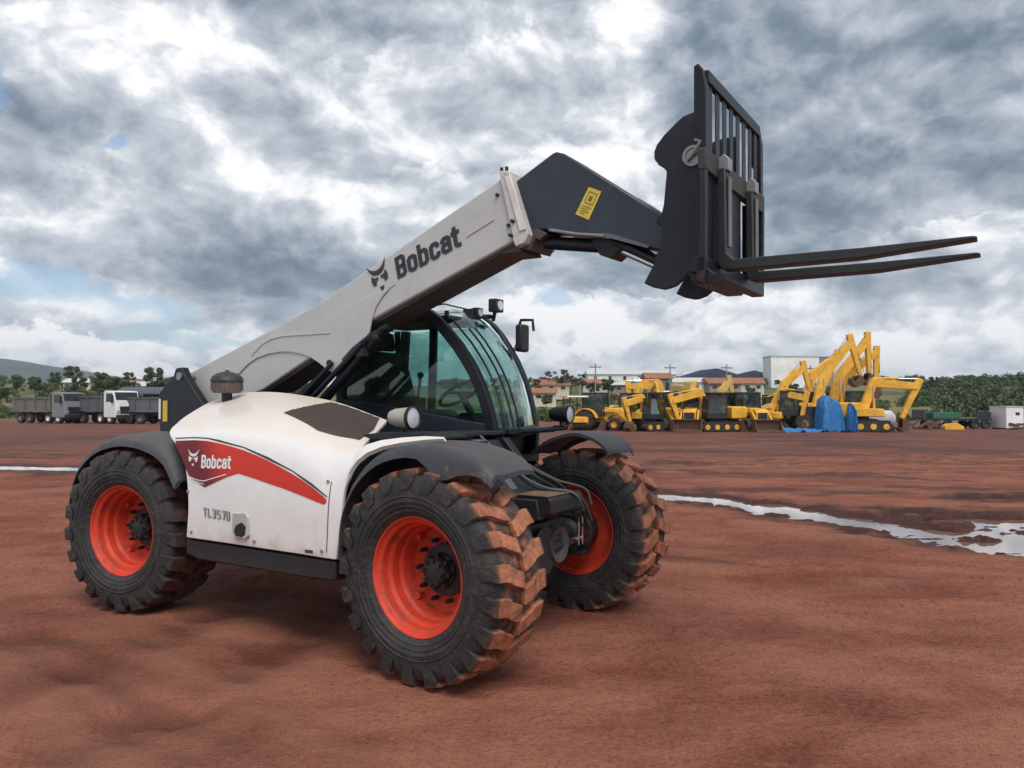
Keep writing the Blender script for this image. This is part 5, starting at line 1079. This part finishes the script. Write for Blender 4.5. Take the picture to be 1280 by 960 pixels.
# dump trucks on the left
def dump_truck(label, x, y, rz, cabm, bedm, s=1.0):
    r_ = thing('dump_truck', label, 'dump truck', x, y, rz, 'dump trucks parked nose to tail on the left'); r_.scale = (s, s, s)
    b = MB(); b.box(-3.9,2.6,-.45,.45,.75,1.0); b.build('chassis', M['bgblack'], r_)
    for xx_ in (-3.0,-1.7,1.0,2.4):
        for sy in (1,-1): wheel_at(r_, xx_, sy*1.0, .52, .52, .36, M['truckgrey'] if xx_ < 0 else M['truckwhite'])
    b = MB(); b.prism([(1.55,.75),(1.5,2.85),(1.7,3.0),(2.9,2.95),(3.15,2.2),(3.35,1.75),(3.4,.6),(1.55,.6)], -1.2, 1.2); cb = b.build('truck_cab', M[cabm], r_, bevel=.06)
    b = MB(); b.add([(2.945,-1.08,2.85),(3.17,-1.08,2.16),(3.17,1.08,2.16),(2.945,1.08,2.85)], [(0,1,2,3)]); b.add([(1.9,-1.215,2.75),(2.8,-1.215,2.75),(3.0,-1.215,2.0),(1.9,-1.215,2.0)], [(0,1,2,3)]); b.add([(1.9,1.215,2.75),(2.8,1.215,2.75),(3.0,1.215,2.0),(1.9,1.215,2.0)], [(0,1,2,3)])
    for i in range(len(b.v)): b.v[i] = (b.v[i][0]+.012, b.v[i][1], b.v[i][2])
    b.build('window', M['window'], cb, smooth=0)
    b = MB(); b.box(3.38,3.43,-.85,.85,.95,1.6); b.box(3.36,3.45,-1.2,1.2,.5,.85); b.build('grille', M['bgblack'], cb)
    for sy in (1,-1): b = MB(); b.box(3.38,3.44,sy*.98-.16,sy*.98+.16,.98,1.25); b.build('headlight', M['lens'], cb)
    for sy in (1,-1): b = MB(); b.box(2.95,3.05,sy*1.36-.09,sy*1.36+.09,1.9,2.6); b.build('mirror', M['bgblack'], cb)
    b = MB(); P = [(-4.1,1.15),(-4.25,2.45),(1.2,2.55),(1.35,1.1)]; b.prism(P, -1.22, -1.14); b.prism(P, 1.14, 1.22); b.prism([(-4.1,1.15),(1.35,1.1),(1.35,1.2),(-4.1,1.25)], -1.14, 1.14)
    b.prism([(1.25,1.1),(1.1,2.75),(1.6,2.85),(1.6,2.78),(1.25,2.65),(1.38,1.1)], -1.2, 1.2); b.prism([(-4.1,1.2),(-4.25,2.45),(-4.2,2.45),(-4.02,1.2)], -1.14, 1.14); bd = b.build('dump_bed', M[bedm], r_, bevel=.02)
    for k in range(4):
        for sy in (1,-1): b = MB(); b.box(-3.7+k*1.45,-3.58+k*1.45,sy*1.27-.05,sy*1.27+.05,1.15,2.45); b.build('bed_rib', M[bedm], bd)
    for sy in (1,-1): b = MB(); b.box(-4.2,1.2,sy*1.27-.06,sy*1.27+.06,1.12,1.28); b.box(-4.25,1.15,sy*1.25-.05,sy*1.25+.05,2.38,2.5); b.build('bed_rail', M[bedm], bd)
    return r_
dump_truck('leftmost dump truck with dusty grey bed and dark grey cab', -49.0, 84, R(-24), 'truckgrey', 'bed2', 1.1)
dump_truck('dump truck with white cab and grey bed, right of the grey-cabbed truck', -42.8, 83, R(-30), 'truckwhite', 'bed', 1.15)
dump_truck('rightmost dump truck, its grey bed reaching behind the telehandler', -36.2, 82, R(-8), 'truckgrey', 'bed', 1.1)
# open shed with a dark curved roof behind the trucks
r_ = thing('open_shed', 'open shed with dark grey curved roof behind the dump trucks', 'shed', -39.5, 98, dz=-.9)
b = MB()
for k in range(6):
    b.cyl((-7+k*3,-2.5,-.4),(-7+k*3,-2.5,4.4),.12,8); b.cyl((-7+k*3,2.5,-.4),(-7+k*3,2.5,4.4),.12,8)
tag(b.build('post', M['bgblack'], r_), kind='stuff'); b = MB(); P = [(-3.0+6*i/12, 4.4+.8*math.sin(PI*i/12)) for i in range(13)]; P += [(x, z-.1) for x, z in P[::-1]]
b.prism(P, -8, 8.6); o = b.build('roof', M['tin'], r_); o.rotation_euler.z = PI/2; b = MB(); b.box(-7.5,8,2.3,2.5,0,4.3); b.build('rear_wall', M['bgblack'], r_)

# ---- vegetation
def leaf_mat(name, c1, c2):
    m = bpy.data.materials.new(name); m.use_nodes = True; t = NT(m.node_tree); p = t.n['Principled BSDF']; ob = t.node('ShaderNodeTexCoord').outputs['Object']
    t.put(p.inputs['Base Color'], t.mix(t.smooth(t.noise(ob, 1.1, 4, .6), .35, .65), c1, c2)); p.inputs['Roughness'].default_value = .75; return m
LM = [leaf_mat('leaves_dark', (.035,.06,.022), (.085,.12,.04)), leaf_mat('leaves_mid', (.05,.08,.022), (.12,.15,.045)), leaf_mat('leaves_grey', (.045,.055,.035), (.09,.10,.06))]
def crown_data(seed, n, rx, rz, zc_, leaf, clumps, hollow=.3):
    g = np.random.default_rng(seed); V_, F_ = [], []
    cs = []
    for k in range(clumps):
        a, r0 = g.random()*6.28, rx*math.sqrt(g.random())*.85; h = (g.random()*2-1)*.8
        cs.append((r0*math.cos(a)*math.sqrt(max(.1, 1-h*h)), r0*math.sin(a)*math.sqrt(max(.1, 1-h*h)), zc_+h*rz, rx*(.22+.2*g.random())))
    for k in range(n):
        c_ = cs[g.integers(len(cs))]; d = g.normal(size=3); d /= np.linalg.norm(d); r0 = c_[3]*(hollow+(1-hollow)*g.random()**.4)
        p_ = np.array(c_[:3])+d*r0*np.array([1,1,.75]); u_ = g.normal(size=3); u_ /= np.linalg.norm(u_); w_ = np.cross(u_, d+.3*g.normal(size=3)); w_ /= np.linalg.norm(w_)+1e-9
        s_ = leaf*(.6+.8*g.random()); k0 = len(V_); V_ += [tuple(p_+u_*s_), tuple(p_+w_*s_*.7), tuple(p_-u_*s_), tuple(p_-w_*s_*.7)]; F_.append((k0,k0+1,k0+2,k0+3))
    return V_, F_, cs
def tree_meshes(seed, h, n=900, leaf=.35, kind=0):
    rx = h*(.32 if kind != 2 else .22); rz = h*(.30 if kind != 2 else .22); zc_ = h*(.62 if kind != 2 else .76)
    V_, F_, cs = crown_data(seed, n, rx, rz, zc_, leaf, 24 if kind != 2 else 16, .1)
    b = MB(); b.add(V_, F_); cm = b.mesh('crown', LM[kind], 0)
    b = MB(); b.cyl((0,0,-.4),(0,0,h*.45), h*.028, 8, h*.018)
    for c_ in cs[:7]: b.cyl((0,0,h*.35+.1*h*random.random()), c_[:3], h*.012, 5, h*.004)
    return cm, b.mesh('trunk', M['bark'], 40)
TV = [tree_meshes(1, 8, 3600, .19, 0), tree_meshes(2, 7, 3300, .17, 1), tree_meshes(3, 10, 1900, .15, 2), tree_meshes(4, 9, 3600, .19, 0), tree_meshes(5, 6, 3000, .16, 1), tree_meshes(6, 11, 2100, .15, 2)]
def tree(v, x, y, s, label, group=None, name='tree', dz=0):
    cm, tmh = TV[v]; r_ = thing(name, label, 'tree', x, y, random.random()*6.28, group, dz); r_.scale = (s*random.uniform(.9,1.1), s*random.uniform(.9,1.1), s)
    for nme, me_ in (('crown', cm), ('trunk', tmh)):
        o = bpy.data.objects.new(nme, me_); COL.objects.link(o); o.parent = r_
    return r_
# tall open eucalyptus trees just right of the cab
for i, (x, y, s, v, lb_) in enumerate(((5.5,178,.55,2,'thin open tree rising closest to the cab'),(9.0,182,.66,5,'tall thin tree with crooked crown, second from the cab'),(11.8,180,.70,5,'tallest thin-crowned tree of the cluster right of the cab'),(13.8,184,.62,2,'thin tree with split crown just right of the tallest one'),(16.0,180,.60,5,'thin-crowned tree at the right end of the cluster'),(7.2,186,.58,2,'short thin tree between the first two of the cluster'),(19.5,186,.6,0,'bushy dark tree right of the thin tree cluster'),(23,188,.7,0,'bushy dark tree above the cream house'),(3.0,186,.6,1,'bushy tree half hidden by the cab mirror'))):
    tree(v, x, y, s, lb_, ['tall thin trees right of the cab', 'bushy trees beside the tall thin ones'][v < 2], ['eucalyptus_tree', 'tree'][v < 2])
# trees on the left slope behind the trucks
rg_ = random.Random(11)
tw = ['sparse', 'rounded', 'broad', 'ragged', 'low', 'tall', 'leaning', 'flat-topped']
left_t = [(-112,185,1.0,0),(-99,180,.9,3),(-93,178,1.1,3),(-88,176,1.0,0),(-80,176,1.3,3),(-76,178,1.15,0),(-70,170,.9,1),(-64,168,.9,0),(-60,166,1.0,3),(-57,160,1.0,0),(-105,150,.8,1),(-96,148,.8,0),(-87,146,.75,1),(-78,143,.85,1),(-72,140,.8,0),(-66,138,.8,1),(-60,136,.85,1),(-54,134,.9,0),(-50,140,1.0,3),(-47,130,.8,1),(-92,118,.7,0),(-84,114,.65,1),(-77,112,.6,0)]
for x, y, s, v in left_t: s = s*.72; tree(v, x, y, s, 'bushy green tree on the slope behind the dump trucks', 'trees on the slope behind the dump trucks')
for i in range(46):
    y = rg_.uniform(135, 300); x = rg_.uniform(-.02, .56)*y
    tree(rg_.choice([0,1,1,3,4,4]), x, y, rg_.uniform(.3,.6), 'small green tree among the houses beyond the yellow machines', 'small trees among the far houses')
for i in range(34):
    y = rg_.uniform(150, 260); x = -rg_.uniform(.25, .72)*y
    tree(rg_.choice([0,1,3,4]), x, y, rg_.uniform(.5,.9), 'small green tree on the left slope among the far houses', 'small trees on the left slope')
nth = ['first', 'second', 'third', 'fourth', 'fifth', 'sixth', 'seventh', 'eighth', 'ninth', 'tenth', 'eleventh', 'twelfth', 'thirteenth', 'fourteenth', 'fifteenth', 'sixteenth', 'seventeenth', 'eighteenth', 'nineteenth', 'twentieth', 'twenty-first', 'twenty-second', 'twenty-third']
row = sorted([o for o in COL.objects if o.get('group') == 'trees on the slope behind the dump trucks'], key=lambda o: o.location.x/o.location.y)
for k, o in enumerate(row): o['label'] = nth[k]+' bushy tree from the left edge on the slope behind the dump trucks'
# wooded ridge on the right: one mass
g = np.random.default_rng(9); Vs, Fs = [], []; base = [crown_data(20+k, 620, 3.0, 2.4, 2.4, .25, 14, .1)[:2] for k in range(4)]
for k in range(620):
    y = g.uniform(125, 330); x = y*g.uniform(.50, 1.05)
    if y < 150 and x/y < .54: continue
    V_, F_ = base[k % 4]; s_ = g.uniform(.7, 1.35); a = g.random()*6.28; c_, s2 = math.cos(a)*s_, math.sin(a)*s_; z0 = gz(x, y)-3.4+1.6*min(1, max(0, x/y-.56)*8)
    A_ = np.array(V_); Vs.append(np.stack([x+A_[:,0]*c_-A_[:,1]*s2, y+A_[:,0]*s2+A_[:,1]*c_, z0+A_[:,2]*s_], -1)); Fs.append(np.array(F_)+620*4*(len(Vs)-1))
b = MB(); b.v = [tuple(p_) for p_ in np.concatenate(Vs)]; b.f = [tuple(int(i) for i in q_) for q_ in np.concatenate(Fs)]
o = bpy.data.objects.new('woods', None) if False else None
me_ = bpy.data.meshes.new('woods'); me_.from_pydata(b.v, [], b.f); me_.materials.append(LM[0]); o = bpy.data.objects.new('woods', me_); COL.objects.link(o); tag(o, 'dense green woods covering the ridge on the right', 'woods', kind='stuff')
# long hedge/tree belt across the slope, seen as one mass
Vs, Fs = [], []
for k in range(1000):
    if k >= 800: y = g.uniform(103, 124); x = y*g.uniform(.0, .50)
    elif k >= 520: y = g.uniform(112, 178); x = y*g.uniform(.02, .48)
    elif k < 250: y = g.uniform(240, 330); x = y*g.uniform(-.10, .52)
    elif k < 420: y = g.uniform(135, 320); x = -y*g.uniform(.30, .80)
    else: y = g.uniform(108, 128); x = -y*g.uniform(.40, .75)
    V_, F_ = base[k % 4]; s_ = g.uniform(.35, .8)*(1.0 if k < 420 else (.6 if k < 520 else (.42 if k < 800 else .5))); a = g.random()*6.28; c_, s2 = math.cos(a)*s_, math.sin(a)*s_; z0 = gz(x, y)-.5
    A_ = np.array(V_); Vs.append(np.stack([x+A_[:,0]*c_-A_[:,1]*s2, y+A_[:,0]*s2+A_[:,1]*c_, z0+A_[:,2]*s_], -1)); Fs.append(np.array(F_)+620*4*(len(Vs)-1))
me_ = bpy.data.meshes.new('scrub'); me_.from_pydata([tuple(p_) for p_ in np.concatenate(Vs)], [], [tuple(int(i) for i in q_) for q_ in np.concatenate(Fs)]); me_.materials.append(LM[1]); o = bpy.data.objects.new('scrub', me_); COL.objects.link(o); tag(o, 'green scrub and bushes covering the slopes behind the yard', 'bushes', kind='stuff')

# ---- buildings
def house(label, x, y, w_, d_, h, rz, wall, roof, rh=1.2, gable=True, win=3, name='house', cat='house', group=None, dz=0):
    r_ = thing(name, label, cat, x, y, rz, group, dz)
    b = MB(); b.box(-w_/2, w_/2, -d_/2, d_/2, -1.5, h); b.build('wall', M[wall], r_)
    b = MB()
    if gable is True: b.add([(-w_/2-.4,-d_/2-.5,h),(w_/2+.4,-d_/2-.5,h),(w_/2+.4,d_/2+.5,h),(-w_/2-.4,d_/2+.5,h),(-w_/2-.4,0,h+rh),(w_/2+.4,0,h+rh)], [(0,1,5,4),(3,4,5,2),(0,4,3),(1,2,5),(0,3,2,1)])
    elif gable is None: b.add([(-w_/2-.8,-d_/2-.8,h),(w_/2+.8,-d_/2-.8,h),(w_/2+.8,d_/2+.8,h),(-w_/2-.8,d_/2+.8,h),(0,-d_/2+.8,h+rh),(0,d_/2-.8,h+rh)], [(0,1,4),(1,2,5,4),(2,3,5),(3,0,4,5),(0,3,2,1)])
    else: b.box(-w_/2-.2, w_/2+.2, -d_/2-.2, d_/2+.2, h, h+.3)
    b.build('roof', M[roof], r_, smooth=0)
    for k in range(win):
        cx_ = -w_/2+w_*(k+.5)/win; b = MB(); b.box(cx_-.5, cx_+.5, -d_/2-.04, -d_/2+.05, h*.4, h*.8); wi = b.build('window', M['window'], r_, smooth=0)
        b = MB(); b.box(cx_-.6, cx_+.6, -d_/2-.10, -d_/2-.045, h*.36, h*.4); b.build('sill', M['wallw'], wi, smooth=0)
    return r_
house('low house with clay-tiled roof just right of the cab', 5.2, 160, 7, 5, 1.8, .05, 'wallc', 'tiles', 1.0, dz=.9)
house('second clay-roofed house, higher up the slope right of the cab', 9, 182, 8, 5, 1.8, 0, 'wallc', 'tiles', 1.3, dz=1.8)
house('cream house with orange roof between the thin trees and the yellow machines', 21, 200, 7, 6, 2.2, .1, 'wallc', 'tiles', 1.2, dz=1.0)
house('small house with pale walls and cream roof on the slope', 29.5, 196, 9, 7, 2.2, -.1, 'wallb', 'white_roof', .8, dz=.8)
house('narrow two-storey house with bright clay roof above the backhoe loaders', 28.5, 155, 4.8, 6, 3.9, 0, 'wallg', 'tiles', 1.2, dz=1.8)
house('pale flat-roofed warehouse on the slope above the middle machines', 38, 190, 17, 9, 3.4, -.05, 'wallw', 'white_roof', 1.2, dz=.5)
house('clay-roofed house beneath the dark blue halls', 49, 185, 7.5, 6, 2.2, .1, 'wallb', 'tiles', 1.4, dz=1.6)
house('clay-roofed cream house left of the white tower block', 58, 196, 8, 6, 2.2, -.1, 'wallc', 'tiles', 1.5, dz=1.2)
house('large hall with dark blue gabled roof, left of its pair on the hill', 65.5, 262, 24, 18, 2.2, .1, 'wallc', 'slate', 3.9, gable=None, win=5, name='hall', cat='hall', dz=-.4)
house('large hall with dark blue gabled roof, right of its pair on the hill', 81, 268, 22, 18, 2.2, -.1, 'wallb', 'slate', 3.4, gable=None, win=5, name='hall', cat='hall', dz=-.7)
house('long pale warehouse roof on the skyline left of the blue halls', 41, 275, 30, 12, 3.2, 0, 'wallw', 'white_roof', 1.6, win=6, name='warehouse', cat='warehouse', dz=.5)
house('big plain white tower block standing behind the raised excavator booms', 88.5, 250, 15.0, 8, 11.0, 0, 'wallw', 'white_roof', gable=False, win=0, name='tower_block', cat='building', dz=-1.5)
house('dark grey block adjoining the right side of the white tower block', 99.5, 254, 5.6, 8, 10.8, 0, 'wallg', 'white_roof', gable=False, win=0, name='grey_block', cat='building', dz=-1.5)
for x, y, w_, wl_, rf_, lb in ((-93,192,6,'wallc','tiles','orange-roofed house on the left slope above the dark grey truck cab'),(-112,205,7,'wallc','white_roof','pale-roofed house on the left slope, leftmost of the far houses'),(-86,182,6,'wallb','white_roof','pale-roofed low house above the white-cabbed truck'),(-83,206,7,'wallc','tiles','small clay-roofed house half hidden by dark trees on the left'),(-74,196,7,'wallw','white_roof','white house on the left slope nearest the telehandler')):
    house(lb, x, y, w_, 5, 2.2, random.uniform(-.2,.2), wl_, rf_, 1.1, dz=1.0)
# utility poles on the slope
for x, y, l_ in ((12.5,118,'thin grey utility pole right of the cab'),(24.5,122,'thin grey utility pole behind the backhoe loaders'),(33,121,'thin grey utility pole behind the middle excavators'),(47,124,'thin grey utility pole left of the blue tarpaulin')):
    b = MB(); b.cyl((0,0,0),(0,0,8.2),.13,8,.09); o = b.build('utility_pole', M['concrete']); o.location = T0(x, y); tag(o, l_, 'pole', 'utility poles on the slope')
    b = MB(); b.box(-.9,.9,-.06,.06,7.6,7.75); b.build('crossarm', M['bark'], o)
# far hills
def hill(name, pts, y, depth, m, seed):
    n = 160; b = MB(); V_ = []
    xs = np.linspace(pts[0][0], pts[-1][0], n+1); hs = np.interp(xs, [p_[0] for p_ in pts], [p_[1] for p_ in pts]); rows = 14
    for r0 in range(rows+1):
        f_ = r0/rows; prof = math.sin(PI*f_)**.8
        for x, h in zip(xs, hs): V_.append((x, y+depth*(f_-.5)*2, -20+(h+20)*prof+(6*float(fbm(np.array([x/160.]), np.array([f_*4.]), 4, seed)[0]))*prof))
    b.add(V_, [(r0*(n+1)+i, r0*(n+1)+i+1, (r0+1)*(n+1)+i+1, (r0+1)*(n+1)+i) for r0 in range(rows) for i in range(n)])
    o = b.build(name, m, smooth=80); tag(o, kind='structure')
hm1 = bpy.data.materials.new('far_forest'); hm1.use_nodes = True; t = NT(hm1.node_tree); ob = t.node('ShaderNodeTexCoord').outputs['Object']
t.put(t.n['Principled BSDF'].inputs['Base Color'], t.mix(t.smooth(t.noise(ob, .012, 7, .6), .4, .6), (.030,.045,.040), (.075,.085,.055))); t.n['Principled BSDF'].inputs['Roughness'].default_value = .95
hill('mountain', [(-3400,110),(-2300,165),(-1900,150),(-1600,128),(-1431,110),(-1297,91),(-1140,66),(-900,34),(-600,12),(-200,5),(300,5)], 2200, 380, hm1, 3)
hill('distant_hills', [(-900,20),(300,40),(900,55),(1250,70),(1500,50),(1900,45),(2600,70),(3600,90)], 3200, 300, hm1, 5)

# ---- air between the camera and the hills
hv = MB(); hv.box(-3900, 3900, -120, 4300, -30, 190)
hzm = bpy.data.materials.new('air'); hzm.use_nodes = True; t = NT(hzm.node_tree); t.n.clear(); o_ = t.node('ShaderNodeOutputMaterial'); v_ = t.node('ShaderNodeVolumePrincipled')
v_.inputs['Color'].default_value = (.72,.83,1,1); v_.inputs['Density'].default_value = .00016; t.l.new(v_.outputs[0], o_.inputs['Volume'])
HAZE = hv.build('haze', hzm, smooth=0); tag(HAZE, 'thin blue air over the far hills', 'haze', kind='stuff')
#@@END
